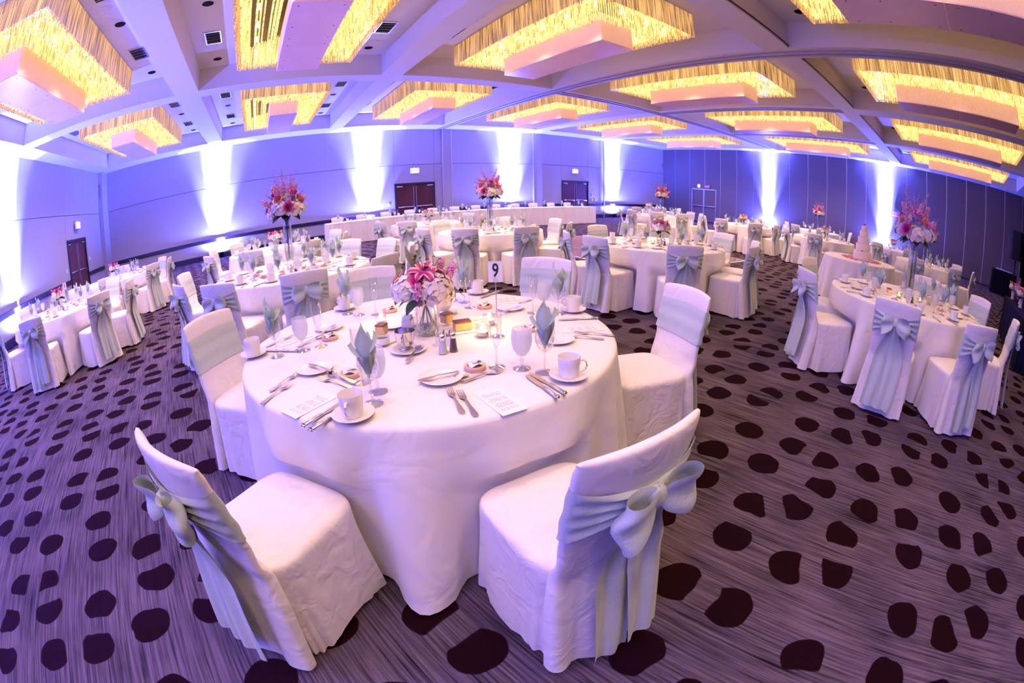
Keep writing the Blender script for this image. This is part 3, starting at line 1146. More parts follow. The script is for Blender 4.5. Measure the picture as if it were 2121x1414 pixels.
glass_mat('cellophane', (1, .98, .98), 1.0, milky=.12, edge=.5)


def print_mat(name, ink=.25):
    """card stock with rows of small print"""
    m, nt, b = node_mat(name, .7)
    L = nt.links
    tc = N(nt, 'ShaderNodeTexCoord')
    sx = N(nt, 'ShaderNodeSeparateXYZ')
    L.new(tc.outputs['Object'], sx.inputs[0])

    def math_(op, a, b_=None, c=None):
        q = N(nt, 'ShaderNodeMath', operation=op)
        for i, val in enumerate((a, b_, c)):
            if val is None:
                continue
            if isinstance(val, (int, float)):
                q.inputs[i].default_value = val
            else:
                L.new(val, q.inputs[i])
        return q.outputs[0]
    row = math_('FRACT', math_('MULTIPLY', sx.outputs['Y'], 150.0))
    line = math_('LESS_THAN', row, .42)
    blk = math_('FRACT', math_('MULTIPLY', math_('ADD', sx.outputs['Y'], .1), 24.0))
    gap = math_('GREATER_THAN', blk, .28)
    inx = math_('LESS_THAN', math_('ABSOLUTE', sx.outputs['X']), .034)
    iny = math_('LESS_THAN', math_('ABSOLUTE', sx.outputs['Y']), .075)
    nz = N(nt, 'ShaderNodeTexNoise', i_Scale=420.0, i_Detail=0.0)
    L.new(tc.outputs['Object'], nz.inputs['Vector'])
    wd = math_('GREATER_THAN', nz.outputs['Fac'], .44)
    msk = math_('MULTIPLY', math_('MULTIPLY', line, gap), math_('MULTIPLY', math_('MULTIPLY', inx, iny), wd))
    mx = N(nt, 'ShaderNodeMix', data_type='RGBA')
    mx.inputs[6].default_value = (.88, .84, .84, 1)
    mx.inputs[7].default_value = (ink, ink * .85, ink * .9, 1)
    L.new(msk, mx.inputs[0])
    L.new(mx.outputs[2], b.inputs['Base Color'])


print_mat('menu_print')

cup = Proto('coffee_cup')
cb = cup.part('body', MB().lathe([(0, .004), (.028, .004), (.030, 0), (.033, .001), (.036, .012), (.0385, .03), (.041, .055), (.0425, .078), (.0415, .0805), (.040, .078), (.0385, .055), (.035, .025), (.028, .010), (0, .009)], 28).mesh('cup_body', 'china'))
cup.part('handle', MB().tube([(.039, 0, .062), (.052, 0, .066), (.063, 0, .058), (.066, 0, .043), (.060, 0, .028), (.048, 0, .020), (.036, 0, .020)], .0042, 8).mesh('cup_handle', 'china'))
saucer_m = MB().lathe([(0, .004), (.026, .004), (.028, .0), (.034, 0), (.036, .005), (.055, .010), (.070, .016), (.0745, .0195), (.073, .021), (.055, .014), (.036, .009), (.028, .008), (0, .008)], 36).mesh('saucer', 'china')
plate_m = MB().lathe([(0, .003), (.045, .003), (.047, 0), (.052, 0), (.054, .004), (.072, .010), (.083, .014), (.0845, .016), (.082, .017), (.060, .010), (.052, .0075), (0, .007)], 36).mesh('bread_plate', 'china')


def glass_proto(name, bowl, inner, stem, glassmat, fillmat=None):
    p = Proto(name)
    p.part('bowl', MB().lathe(bowl, 24).mesh('bowl', glassmat))
    p.part('stem', MB().lathe(stem, 16).mesh('stem', 'glass'))
    if inner:
        p.part('iced_water', MB().lathe(inner, 20).mesh('iced_water', fillmat))
    return p


goblet = glass_proto('water_goblet', [(.006, .054), (.020, .060), (.033, .080), (.0395, .105), (.041, .125), (.039, .148), (.0365, .166)],
                     [(0, .062), (.017, .064), (.031, .083), (.0375, .107), (.039, .125), (.0375, .146), (0, .147)],
                     [(.006, .058), (.0065, .045), (.0085, .036), (.006, .028), (.008, .012), (.026, .004), (.0365, .001), (.036, 0), (0, 0)], 'glass_iced', 'glass_iced')
flute = glass_proto('champagne_flute', [(.004, .086), (.011, .094), (.020, .122), (.0245, .155), (.0255, .19), (.0245, .222)], None,
                    [(.005, .09), (.0042, .078), (.0038, .05), (.0042, .018), (.008, .008), (.026, .003), (.034, .001), (.0335, 0), (0, 0)], 'glass')
wine = glass_proto('wine_glass', [(.004, .084), (.016, .090), (.030, .106), (.0375, .128), (.0385, .145), (.036, .168), (.033, .186)], None,
                   [(.005, .088), (.004, .076), (.0036, .045), (.0042, .018), (.008, .008), (.028, .003), (.0375, .001), (.037, 0), (0, 0)], 'glass')


def napkin_proto(seed):
    """pointed folded napkin, its foot tucked in the glass"""
    rnd = random.Random(seed)
    p = Proto('napkin')
    spec = [(.290, 0.0, .034, 1.75, .010), (.262, 1.9, .030, 1.5, .022), (.240, 3.6, .028, 1.4, .030), (.225, 5.1, .026, 1.3, .034), (.270, 2.9, .022, 1.2, .012)]
    for k, (tip, rot, wid, wrap, lean) in enumerate(spec):
        ph = rnd.uniform(0, 6)
        tip += rnd.uniform(-.012, .012)

        def leaf(u, v, tip=tip, wid=wid, wrap=wrap, lean=lean, ph=ph):
            z = lerp(.112, tip, u)
            vv = v * 2 - 1
            # cupped cone that opens out of the glass and closes to a point
            rad = lerp(.011, wid, sstep(0, .42, u)) * (1 - .25 * sstep(.5, 1, u))
            half = wrap * (1 - max(0, (u - .42) / .58) ** 1.6) + .02
            a = vv * half
            x = rad * math.sin(a)
            y = rad * math.cos(a) - rad * .45 + lean * sstep(.35, 1, u)
            curl = .006 * sstep(.6, 1, abs(vv)) * sstep(.3, .7, u)
            return (x * (1 + curl * 8), y + curl * 2 + .0015 * math.sin(7 * vv + ph), z - .012 * vv * vv * sstep(.3, .8, u))
        p.part('fold', MB().grid(18, 14, leaf).mesh('napkin_fold', 'napkin_sage'), R(rot + rnd.uniform(-.25, .25)))
    # bundled foot inside the bowl, with a wrapped collar
    p.part('foot', MB().grid(18, 8, lambda u, v: (lerp(.004, .027, sstep(0, .8, v)) * (1 + .22 * math.cos(6 * u * PI)) * math.cos(u * 2 * PI), lerp(.004, .027, sstep(0, .8, v)) * (1 + .22 * math.cos(6 * u * PI)) * math.sin(u * 2 * PI), lerp(.096, .192, v)), cu=True).mesh('napkin_foot', 'napkin_sage'))
    return p


NAPKINS = [napkin_proto(s) for s in (1, 5, 8)]


def strip(mb, pts, th=.0022):
    """flat bar along +Y through (y, half width, z)"""
    V, F = [], []
    for y, w, z in pts:
        V += [(-w, y, z), (w, y, z), (w, y, z + th), (-w, y, z + th)]
    n = len(pts)
    for k in range(n - 1):
        for i in range(4):
            j = (i + 1) % 4
            F.append((k * 4 + i, k * 4 + j, k * 4 + 4 + j, k * 4 + 4 + i))
    F += [(3, 2, 1, 0), tuple(range(4 * n - 4, 4 * n))]
    mb.add(V, F)


HAND = [(-.098, .004, .001), (-.095, .0085, .001), (-.085, .0105, .002), (-.06, .0085, .0035), (-.03, .005, .006), (0, .0034, .009), (.02, .0034, .010)]
fork = Proto('fork')
b = MB()
strip(b, HAND)
fork.part('handle', b.mesh('fork_handle', 'silver'))
b = MB()
strip(b, [(.02, .0034, .010), (.034, .009, .007), (.046, .0125, .004), (.056, .0125, .0025)])
for k in range(4):
    x = -.0105 + k * .007
    V = [(x - .0019, .055, .0025), (x + .0019, .055, .0025), (x + .0019, .055, .0047), (x - .0019, .055, .0047), (x - .0009, .098, .010), (x + .0009, .098, .010), (x + .0009, .098, .0115), (x - .0009, .098, .0115)]
    b.add(V, [(0, 1, 5, 4), (1, 2, 6, 5), (2, 3, 7, 6), (3, 0, 4, 7), (4, 5, 6, 7)])
fork.part('tines', b.mesh('fork_tines', 'silver'))
spoon = Proto('spoon')
b = MB()
strip(b, HAND)
spoon.part('handle', b.mesh('spoon_handle', 'silver'))
spoon.part('bowl', MB().grid(18, 5, lambda u, v: (.0175 * v * math.cos(u * 2 * PI), .054 + .030 * v * math.sin(u * 2 * PI), .0022 + .008 * v * v), cu=True).mesh('spoon_bowl', 'silver'))
knife = Proto('knife')
b = MB()
b.rbox((0, -.065, .006), (.016, .095, .011), .004)
b.rbox((0, -.112, .0065), (.019, .012, .012), .004)
knife.part('handle', b.mesh('knife_handle', 'silver'))
b = MB()
strip(b, [(-.02, .004, .004), (-.008, .006, .004), (.005, .0095, .004), (.07, .0105, .004), (.095, .008, .004), (.108, .002, .004)], .0016)
knife.part('blade', b.mesh('knife_blade', 'silver'))
butter = Proto('butter_knife')
b = MB()
strip(b, [(-.085, .004, .0), (-.08, .007, .0), (-.05, .006, .001), (-.01, .0032, .003), (.01, .0035, .003)], .0025)
butter.part('handle', b.mesh('knife_handle', 'silver'))
b = MB()
strip(b, [(.01, .0035, .003), (.025, .009, .001), (.055, .0105, .0), (.075, .006, .0), (.082, .001, .0)], .0014)
butter.part('blade', b.mesh('knife_blade', 'silver'))
menu_m = MB().box((0, 0, .0006), (.095, .205, .0012)).mesh('menu_card', 'menu_print', False)

favor = Proto('wrapped_favor')
favor.part('wooden_ring', MB().lathe([(.030, .004), (.030, .016), (.034, .019), (.041, .019), (.044, .015), (.044, .004), (.040, 0), (.034, 0), (.030, .004)], 28).mesh('wooden_ring', 'favor_wood'))
favor.part('filling', MB().lathe([(0, .010), (.030, .010)], 20).mesh('filling', 'favor_wood'))
favor.part('cellophane_wrap', MB().grid(16, 4, lambda u, v: ((.034 * v) * math.cos(u * 2 * PI) + .006, (.028 * v) * math.sin(u * 2 * PI), .026 + .007 * math.cos(6 * u * PI) * v - .004 * v), cu=True).mesh('cellophane_wrap', 'film'))
favor.part('ribbon', MB().grid(8, 4, lambda u, v: (lerp(-.006, .030, u), lerp(-.012, .014, v), .030 + .006 * math.sin(u * 4) - .004 * v)).mesh('ribbon', 'ribbon_green'))


def shaker(name, fill):
    p = Proto(name)
    p.part('bottle', MB().lathe([(0, .0), (.021, 0), (.022, .004), (.020, .010), (.0135, .062), (.012, .066)], 8).mesh('bottle', 'glass'))
    p.part('contents', MB().lathe([(0, .003), (.018, .003), (.0178, .010), (.0122, .060), (0, .061)], 8).mesh('contents', fill))
    p.part('cap', MB().lathe([(.0135, .062), (.0145, .064), (.0145, .078), (.011, .086), (.004, .090), (0, .0905)], 14).mesh('cap', 'chrome'))
    return p


salt, pepper = shaker('salt_shaker', 'salt_white'), shaker('pepper_shaker', 'pepper_grey')
votive = Proto('votive_candle')
votive.part('glass_holder', MB().lathe([(0, .003), (.024, .003), (.026, 0), (.029, .006), (.033, .055), (.031, .055), (.027, .008), (0, .008)], 20).mesh('glass_holder', 'glass'))
votive.part('wax', MB().lathe([(0, .009), (.025, .009), (.026, .028), (0, .028)], 16).mesh('wax', 'wax'))
votive.part('flame', MB().lathe([(0, .032), (.007, .038), (.008, .045), (.003, .058), (0, .064)], 10).mesh('flame', 'candle_glow'))
candle_l = bpy.data.lights.new('candle_light', 'POINT')
candle_l.energy = 1.1
candle_l.color = (1, .58, .25)
candle_l.shadow_soft_size = .012

caddy = Proto('sugar_caddy')
b = MB()
for c, d in (((0, 0, .002), (.075, .05, .004)), ((0, -.025, .022), (.075, .003, .044)), ((0, .025, .022), (.075, .003, .044)), ((-.037, 0, .022), (.003, .05, .044)), ((.037, 0, .022), (.003, .05, .044))):
    b.box(c, d)
caddy.part('tray', b.mesh('tray', 'china', False))
pk = box_mesh('sugar_packet', (0, 0, .034), (.004, .042, .060), 'sugar_paper')
pk2 = box_mesh('sugar_packet', (0, 0, .034), (.004, .042, .060), 'pin_dark')
for k in range(7):
    caddy.part('sugar_packet', pk2 if k in (2, 5) else pk, T(-.028 + k * .0093, 0, 0) @ R(.12 * (k % 3 - 1), 'Y'))

boat = Proto('gravy_boat')
boat.part('cup', MB().lathe([(0, .0), (.031, 0), (.032, .006), (.022, .012), (.023, .017), (.036, .030), (.043, .050), (.047, .088), (.0455, .089), (.041, .052), (.034, .034), (0, .026)], 28).mesh('boat_cup', 'silver'))
boat.part('handle', MB().tube([(0, -.044, .078), (0, -.060, .076), (0, -.064, .055), (0, -.055, .036), (0, -.034, .034)], .0045, 8).mesh('boat_handle', 'silver'))
boat.part('gravy', MB().lathe([(0, .066), (.041, .066)], 20).mesh('gravy', 'gravy'))

bowl_small = Proto('butter_dish')
bowl_small.part('dish', MB().lathe([(0, .002), (.024, .002), (.026, 0), (.032, .006), (.036, .030), (.034, .031), (.030, .012), (0, .010)], 20).mesh('dish', 'china'))
bowl_small.part('herb_butter', MB().lathe([(0, .022), (.032, .022)], 16).mesh('herb_butter', 'herb_butter'))


def cake_slice(w, d, h):
    p = Proto('cake_slice')
    p.part('sponge', MB().rbox((0, 0, h / 2), (w, d, h), .004).mesh('sponge', 'cake_crumb', False))
    p.part('glaze', MB().rbox((0, 0, h + .003), (w + .002, d + .002, .008), .003).mesh('glaze', 'cake_top', False))
    return p


slice1, slice2 = cake_slice(.085, .055, .040), cake_slice(.055, .05, .045)
oblong_m = MB().rbox((0, 0, .006), (.20, .10, .012), .005).mesh('oblong_plate', 'china', False)


def number_card(txt):
    p = Proto('table_number')
    p.part('base', MB().lathe([(0, 0), (.034, 0), (.034, .004), (.008, .008), (.004, .012)], 20).mesh('base', 'chrome'))
    p.part('stem', MB().tube([(0, 0, .008), (0, 0, .262)], .0024, 8).mesh('stem', 'chrome'))
    p.part('clip', MB().tube([(.010 * math.cos(t * .6 - .3), -.003, .272 + .010 * math.sin(t * .6 - .3)) for t in range(-2, 9)], .0011, 6).mesh('clip', 'chrome'))
    c = p.part('card', MB().box((0, 0, .312), (.066, .0012, .098)).mesh('card', 'paper', False))
    p.part('numeral', text_mesh(txt, .088, 'black_ink', .0004, .70, .0016), T(0, -.0012, .316) @ R(PI / 2, 'X'), c)
    return p


# ------------------------------------------------------------------ flowers
mat('hyd_white', (.82, .76, .80), .7, var=(40, .1))
mat('hyd_cream', (.74, .62, .58), .7, var=(40, .2))
mat('hyd_lilac', (.56, .48, .64), .7, var=(40, .25))
mat('stock_pink', (.80, .36, .56), .6, var=(60, .25))
mat('stock_violet', (.58, .26, .46), .6, var=(60, .25))
mat('rose_magenta', (.62, .04, .28), .5, var=(40, .25))
mat('rose_coral', (.85, .26, .20), .5, var=(40, .25))
mat('delph_blue', (.22, .18, .62), .6, var=(60, .2))
mat('leaf_dark', (.015, .035, .014), .4, var=(30, .3))
mat('leaf_mid', (.06, .10, .03), .5, var=(30, .3))
mat('stem_green', (.07, .12, .035), .5, var=(30, .3))
mat('bud_olive', (.26, .24, .07), .5, var=(20, .25))
mat('anther', (.16, .05, .04), .6)
m, nt, b_ = node_mat('lily_petal', .45)
tc = N(nt, 'ShaderNodeTexCoord')
sx = N(nt, 'ShaderNodeSeparateXYZ')
nt.links.new(tc.outputs['Object'], sx.inputs[0])
ab = N(nt, 'ShaderNodeMath', operation='ABSOLUTE')
nt.links.new(sx.outputs['X'], ab.inputs[0])
rp = N(nt, 'ShaderNodeValToRGB')
mr = N(nt, 'ShaderNodeMapRange')
mr.inputs['From Max'].default_value = .017
nt.links.new(ab.outputs[0], mr.inputs['Value'])
nt.links.new(mr.outputs[0], rp.inputs[0])
rp.color_ramp.elements[0].color = (.50, .015, .085, 1)
rp.color_ramp.elements[0].position = .35
rp.color_ramp.elements[1].color = (.85, .62, .70, 1)
rp.color_ramp.elements[1].position = .85
nt.links.new(rp.outputs[0], b_.inputs['Base Color'])


def sphere_pts(n, rnd, squash=1.0, low=-.55):
    P = []
    k = 0
    while len(P) < n:
        z = 1 - 2 * (k + .5) / (n * 1.35)
        k += 1
        if z < low or k > n * 3:
            break
        a = k * 2.39996 + rnd.uniform(-.15, .15)
        r = math.sqrt(max(0, 1 - z * z))
        P.append(Vector((r * math.cos(a), r * math.sin(a), z * squash)))
    return P


def basis(d):
    d = d.normalized()
    a = d.cross(Vector((0, 0, 1)))
    if a.length < .05:
        a = Vector((1, 0, 0))
    a.normalize()
    b2 = d.cross(a)
    return Matrix(((a.x, b2.x, d.x, 0), (a.y, b2.y, d.y, 0), (a.z, b2.z, d.z, 0), (0, 0, 0, 1)))


def floret(mb, p, d, r, rnd, n=4, cup=.35):
    M = Matrix.Translation(p) @ basis(d) @ R(rnd.uniform(0, 6))
    for k in range(n):
        a = 2 * PI * k / n
        c, s = math.cos(a), math.sin(a)
        w = r * .55
        V = [(0, 0, 0), (c * r * .55 - s * w, s * r * .55 + c * w, r * cup * .5), (c * r, s * r, r * cup), (c * r * .55 + s * w, s * r * .55 - c * w, r * cup * .5)]
        mb.add(V, [(0, 3, 2, 1)], M)


def hydrangea(seed, R0, m):
    rnd = random.Random(seed)
    b = MB()
    b.grid(12, 8, lambda u, v: (R0 * .74 * math.sin(v * PI) * math.cos(u * 2 * PI), R0 * .74 * math.sin(v * PI) * math.sin(u * 2 * PI), R0 * .64 * math.cos(v * PI)), cu=True)
    for p in sphere_pts(115, rnd, .88):
        floret(b, p * R0 * rnd.uniform(.84, 1.06), p + Vector((rnd.uniform(-.3, .3), rnd.uniform(-.3, .3), rnd.uniform(-.2, .3))), R0 * rnd.uniform(.20, .27), rnd, 4, .15)
    return b.mesh('hydrangea_head', m, False)


def rose(seed, R0, m):
    rnd = random.Random(seed)
    b = MB()
    for ring, (n, rr, h, open_) in enumerate(((3, .22, .95, .05), (4, .42, .95, .15), (5, .66, .88, .30), (6, .92, .70, .62))):
        for k in range(n):
            a0 = 2 * PI * k / n + ring * .7

            def pet(u, v, a0=a0, rr=rr, h=h, open_=open_, n=n):
                a = a0 + (v - .5) * 2 * PI / n * 1.5
                r = R0 * (rr * (.35 + .65 * u ** .7) + open_ * .35 * u ** 3)
                z = R0 * (h * (u - .25) - .25 * open_ * u ** 4 - .10 * (2 * v - 1) ** 2 * u)
                return (r * math.cos(a), r * math.sin(a), z)
            b.grid(5, 6, pet)
    return b.mesh('rose_bloom', m)


def stock(seed, L, r, m, n=70, taper=.55):
    """upright spire of small blossoms"""
    rnd = random.Random(seed)
    b = MB()
    b.tube([(0, 0, -.06), (0, 0, L)], [.003, .002], 5)
    for k in range(n):
        t = k / n
        a = k * 2.4
        rr = r * (1 - taper * t)
        d = Vector((math.cos(a), math.sin(a), .35))
        q = rnd.uniform(.35, .95)
        d = d + Vector((rnd.uniform(-.5, .5), rnd.uniform(-.5, .5), rnd.uniform(-.3, .5)))
        floret(b, Vector((rr * q * math.cos(a), rr * q * math.sin(a), L * t + rnd.uniform(-.03, .03))), d, rr * rnd.uniform(.42, .62), rnd, 5, .7)
    return b.mesh('stock_spire', m, False)


def leaf_mesh(L, w, m, droop=.3):
    def f(u, v):
        vv = v * 2 - 1
        ww = w * math.sin(PI * min(1, u * .96 + .02)) ** .8 * (1.1 - .35 * u)
        return (ww * vv, L * u, -droop * L * u * u + .22 * abs(vv) * ww)
    return MB().grid(8, 4, f).mesh('leaf', m)


def petal_mesh(L, w):
    def f(u, v):
        vv = v * 2 - 1
        ww = w * (math.sin(PI * (u * .93 + .04)) ** .75) * (1 - .2 * u)
        return (ww * vv, L * (u - .20 * u ** 3), L * (.42 * u - .50 * u ** 2.6) + .25 * ww * vv * vv)
    return MB().grid(10, 6, f).mesh('petal', 'lily_petal')


HYD = {c: hydrangea(i, 1.0, 'hyd_' + c) for i, c in enumerate(('white', 'cream', 'lilac'))}
ROSE = {c: rose(i, 1.0, 'rose_' + c) for i, c in enumerate(('magenta', 'coral'))}
STK = {'pink': stock(1, 1.0, .24, 'stock_pink', 80), 'violet': stock(2, 1.0, .085, 'stock_violet', 60, .6), 'blue': stock(3, 1.0, .11, 'delph_blue', 50, .6)}
LEAFD, LEAFM = leaf_mesh(1, .34, 'leaf_dark'), leaf_mesh(1, .30, 'leaf_mid')
PETAL = petal_mesh(.085, .019)
BUD = MB().grid(12, 10, lambda u, v: (.13 * math.sin(PI * v) ** .9 * (1.15 - .5 * v) * math.cos(u * 2 * PI), .13 * math.sin(PI * v) ** .9 * (1.15 - .5 * v) * math.sin(u * 2 * PI), v), cu=True).mesh('lily_bud', 'bud_olive')
ANTH = MB().tube([(0, 0, 0), (.004, 0, .03), (.012, 0, .062)], .0011, 5).rbox((.013, 0, .064), (.004, .011, .004), .001).mesh('stamen', 'anther')


def lily(p, M):
    root = p.part('lily', MB().lathe([(0, -.02), (.006, -.01), (.009, .002), (0, .004)], 10).mesh('lily_throat', 'leaf_mid'), M)
    for k in range(6):
        p.part('petal', PETAL, R(k * PI / 3) @ T(0, .004, 0) @ S(1 if k % 2 else .9), root)
    for k in range(4):
        p.part('stamen', ANTH, R(k * 1.6 + .4) @ R(.15, 'Y'), root)


def vase_proto(name, r, h, fill):
    p = Proto(name)
    p.part('glass_wall', MB().lathe([(0, 0), (r, 0), (r, h), (r - .003, h), (r - .004, .012), (0, .012)], 32).mesh('glass_wall', 'glass'))
    if fill:
        rnd = random.Random(4)
        b = MB()
        for k in range(130):
            a, q = rnd.uniform(0, 6.28), (r - .012) * math.sqrt(rnd.random())
            b.rbox((0, 0, 0), (.014, .011, .010), .003, T(q * math.cos(a), q * math.sin(a), rnd.uniform(.016, fill)) @ R(rnd.uniform(0, 3)) @ R(rnd.uniform(0, 3), 'X'))
        me = b.mesh('crystals', 'crystal', False)
        p.part('crystals', me)
    return p


low_vase = vase_proto('glass_vase', .060, .165, .045)
tall_vase = vase_proto('tall_glass_vase', .050, .58, .03)


def stems(p, z0, z1, r0, r1, n, seed):
    rnd = random.Random(seed)
    for k in range(n):
        a = 2 * PI * k / n + rnd.uniform(-.2, .2)
        c = a + PI + rnd.uniform(-.4, .4)
        p.part('stem', MB().tube([(r0 * math.cos(c), r0 * math.sin(c), z0), (0.0, 0.0, lerp(z0, z1, .75)), (r1 * math.cos(a), r1 * math.sin(a), z1)], .0032, 5).mesh('stem', 'stem_green'))


def tall_bouquet(seed, full=True):
    """hydrangeas, lilies and flower spires standing in a tall vase; origin at the vase foot"""
    rnd = random.Random(seed)
    p = Proto('flower_arrangement')
    zt = .60
    stems(p, .12, zt + .02, .012, .05, 7, seed)
    G = T(0, 0, zt) @ S(1.27) @ T(0, 0, -zt)
    for k in range(5):
        a = k * 2 * PI / 5 + rnd.uniform(-.2, .2)
        c = ['cream', 'white', 'lilac', 'cream', 'white'][k]
        p.part('hydrangea', HYD[c], G @ T(.105 * math.cos(a), .105 * math.sin(a), zt + .06 + rnd.uniform(-.02, .02)) @ S(.088))
    p.part('hydrangea', HYD['lilac'], G @ T(0, 0, zt + .15) @ S(.085))
    for k in range(9):
        a = k * 2 * PI / 9 + .5
        p.part('rose', ROSE['magenta' if k % 3 else 'coral'], G @ T((.125, .165, .10)[k % 3] * math.cos(a), (.125, .165, .10)[k % 3] * math.sin(a), zt + (.15, .075, .20)[k % 3]) @ R(a) @ R((.8, 1.2, .5)[k % 3], 'Y') @ S(.044))
    for k in range(8):
        a = k * 2 * PI / 8 + .2
        p.part('flower_spire', STK['pink'], G @ T(.075 * math.cos(a), .075 * math.sin(a), zt + (.16 if k % 2 else .09)) @ R(a) @ R((.55 if k % 2 else 1.05) + rnd.uniform(-.15, .15), 'Y') @ S(.13 + rnd.uniform(0, .03)))
    for k in range(6):
        a = k * 1.05 + .9
        p.part('flower_spire', STK['violet'], G @ T(.03 * math.cos(a), .03 * math.sin(a), zt + .19) @ R(a) @ R(.30 + .12 * (k % 3), 'Y') @ S(.20 + .03 * (k % 3)))
    for k in range(4):
        a = k * 1.6 + 2.0
        p.part('flower_spire', STK['blue'], G @ T(.10 * math.cos(a), .10 * math.sin(a), zt + .15) @ R(a) @ R(.95, 'Y') @ S(.12))
    for k in range(8):
        a = k * PI / 4
        p.part('leaf', LEAFD, G @ T(.03 * math.cos(a), .03 * math.sin(a), zt + .02) @ R(a - PI / 2) @ R(-.1, 'X') @ S(.15))
    return p


def low_bouquet(seed, hyd=('white', 'cream'), ros='magenta'):
    rnd = random.Random(seed)
    p = Proto('flower_arrangement')
    zt = .165
    stems(p, .03, zt + .02, .035, .05, 8, seed)
    for k in range(3):
        a = k * 2.1 + rnd.uniform(-.2, .2)
        p.part('hydrangea', HYD[hyd[k % 2]], T(.07 * math.cos(a), .07 * math.sin(a), zt + .06) @ S(.075))
    for k in range(5):
        a = k * 1.256 + .3
        p.part('rose', ROSE[ros], T(.075 * math.cos(a), .075 * math.sin(a), zt + .115) @ R(a) @ R(.55, 'Y') @ S(.042))
    for k in range(4):
        a = k * PI / 2 + .9
        p.part('flower_spire', STK['pink'], T(.06 * math.cos(a), .06 * math.sin(a), zt + .08) @ R(a) @ R(.7, 'Y') @ S(.10))
    for k in range(5):
        a = k * 1.256
        p.part('leaf', LEAFD, T(.03 * math.cos(a), .03 * math.sin(a), zt + .01) @ R(a - PI / 2) @ S(.13))
    return p


TALLB = [tall_bouquet(2), tall_bouquet(9)]
LOWB = [low_bouquet(1, ('white', 'cream'), 'magenta'), low_bouquet(4, ('cream', 'cream'), 'coral')]

# ------------------------------------------------------------------ table 9, laid as in the photograph
Z9 = TOPZ
D9 = TABLES['T9']['c']
SEAT9 = ['nearest left', 'left', 'far left', 'far', 'far right', 'right']


def put(proto_or_mesh, name, label, cat, pos, rot=0, group=None, z=Z9, tilt=None):
    M = T(pos[0], pos[1], z) @ R(rot)
    if tilt:
        M = M @ tilt
    if isinstance(proto_or_mesh, Proto):
        return proto_or_mesh.place(label, cat, M, group)
    return single(name, proto_or_mesh, label, cat, M, group)


def px(p, z=Z9):
    return at(p[0], p[1], z)


def towards(a, b, z=Z9):
    """pose of a piece lying from pixel a (rear end) to pixel b (tip)"""
    A, B = px(a, z), px(b, z)
    return ((A + B) / 2), math.atan2(-(B.x - A.x), B.y - A.y)


CUPS9 = [((733, 864), 'nearest to the camera', 1.0), ((1178, 783), 'on the right, near edge', -.15), ((527, 737), 'at the left edge', 2.9), ((1187, 645), 'at the far right', 2.0), ((715, 641), 'far left before a chair', 2.0), ((990, 608), 'at the far edge', 1.2)]
for p, w, hr in CUPS9:
    q = px(p)
    put(saucer_m, 'saucer', 'white saucer under the cup %s of table 9' % w, 'saucer', q, 0, 'saucers')
    put(cup, '', 'white coffee cup %s of table 9' % w, 'cup', q, (px((p[0] + 60 * math.cos(hr), p[1] - 0)) - q).to_2d().angle_signed(Vector((1, 0)), 0) if False else [-2.1, -.60, 2.5, 2.2, 2.2, 1.2][CUPS9.index((p, w, hr))], 'coffee cups', Z9 + .0085)
WINE9 = [((773, 836), 'nearest left, behind the near cup', 2.6), ((575, 738), 'at the left behind the cup', .6), ((720, 650), 'at the far left', 2.0), ((1128, 771), 'at the right', 2.2), ((1156, 650), 'at the far right', .7), ((962, 626), 'at the far edge', 1.7)]
for i, (p, w, r) in enumerate(WINE9):
    q = px(p)
    put(wine, '', 'stemmed wine glass holding a napkin, %s of table 9' % w, 'glass', q, 0, 'wine glasses')
    put(NAPKINS[i % 3], '', 'pointed sage napkin %s of table 9' % w, 'napkin', q, r, 'folded napkins')
for p, w in (((629, 726), 'on the left'), ((744, 652), 'at the far left'), ((784, 811), 'behind the nearest napkin'), ((1081, 763), 'on the near right'), ((1126, 642), 'at the far right behind a napkin'), ((943, 622), 'at the far edge')):
    put(goblet, '', 'frosty water goblet %s of table 9' % w, 'glass', px(p), 0, 'water goblets')
for p, w in (((665, 717), 'on the left'), ((779, 651), 'far left by the bouquet'), ((1029, 760), 'on the near right'), ((973, 637), 'at the far edge'), ((1104, 648), 'at the far right'), ((752, 792), 'behind the nearest napkin')):
    put(flute, '', 'empty champagne flute %s of table 9' % w, 'glass', px(p), 0, 'champagne flutes')
PL9 = [((653, 767), 'on the left'), ((914, 786), 'in front, near the forks'), ((682, 681), 'far left by the flute'), ((815, 676), 'left of the bouquet'), ((1153, 706), 'right behind the napkin'), ((1056, 640), 'at the far right')]
for p, w in PL9:
    put(plate_m, 'bread_plate', 'white bread plate %s of table 9' % w, 'plate', px(p), 0, 'bread plates')
for a, b, w in (((684, 767), (640, 753), 'on the left bread plate'), ((945, 770), (868, 787), 'across the front bread plate'), ((668, 688), (694, 672), 'on the far left bread plate'), ((1075, 634), (1040, 646), 'on the far right bread plate')):
    c, r = towards(a, b, Z9 + .02)
    put(butter, '', 'silver butter knife %s' % w, 'knife', c, r, 'butter knives', Z9 + .0185)
for a, b, w in (((536, 841), (611, 792), 'left, the outer of a crossed pair'), ((556, 815), (624, 772), 'left, the inner of a crossed pair'), ((958, 856), (930, 808), 'near, left one of the pair by the plate'), ((993, 872), (946, 805), 'near, right one of the pair by the plate'),
                ((1243, 703), (1175, 698), 'right, short one of the crossed pair'), ((1272, 696), (1190, 690), 'right, long one of the crossed pair'), ((1092, 624), (1074, 631), 'far right pair beside the plate'), ((960, 792), (1042, 768), 'in front of the favor by the near flute'), ((720, 801), (668, 787), 'left, crossing a spoon near the favor'), ((560, 716), (600, 700), 'left edge behind the menu')):
    c, r = towards(a, b)
    put(fork, '', 'silver fork, %s' % w, 'fork', c, r, 'forks', Z9 + (.003 if 'crossed' in w and 'inner' in w else 0))
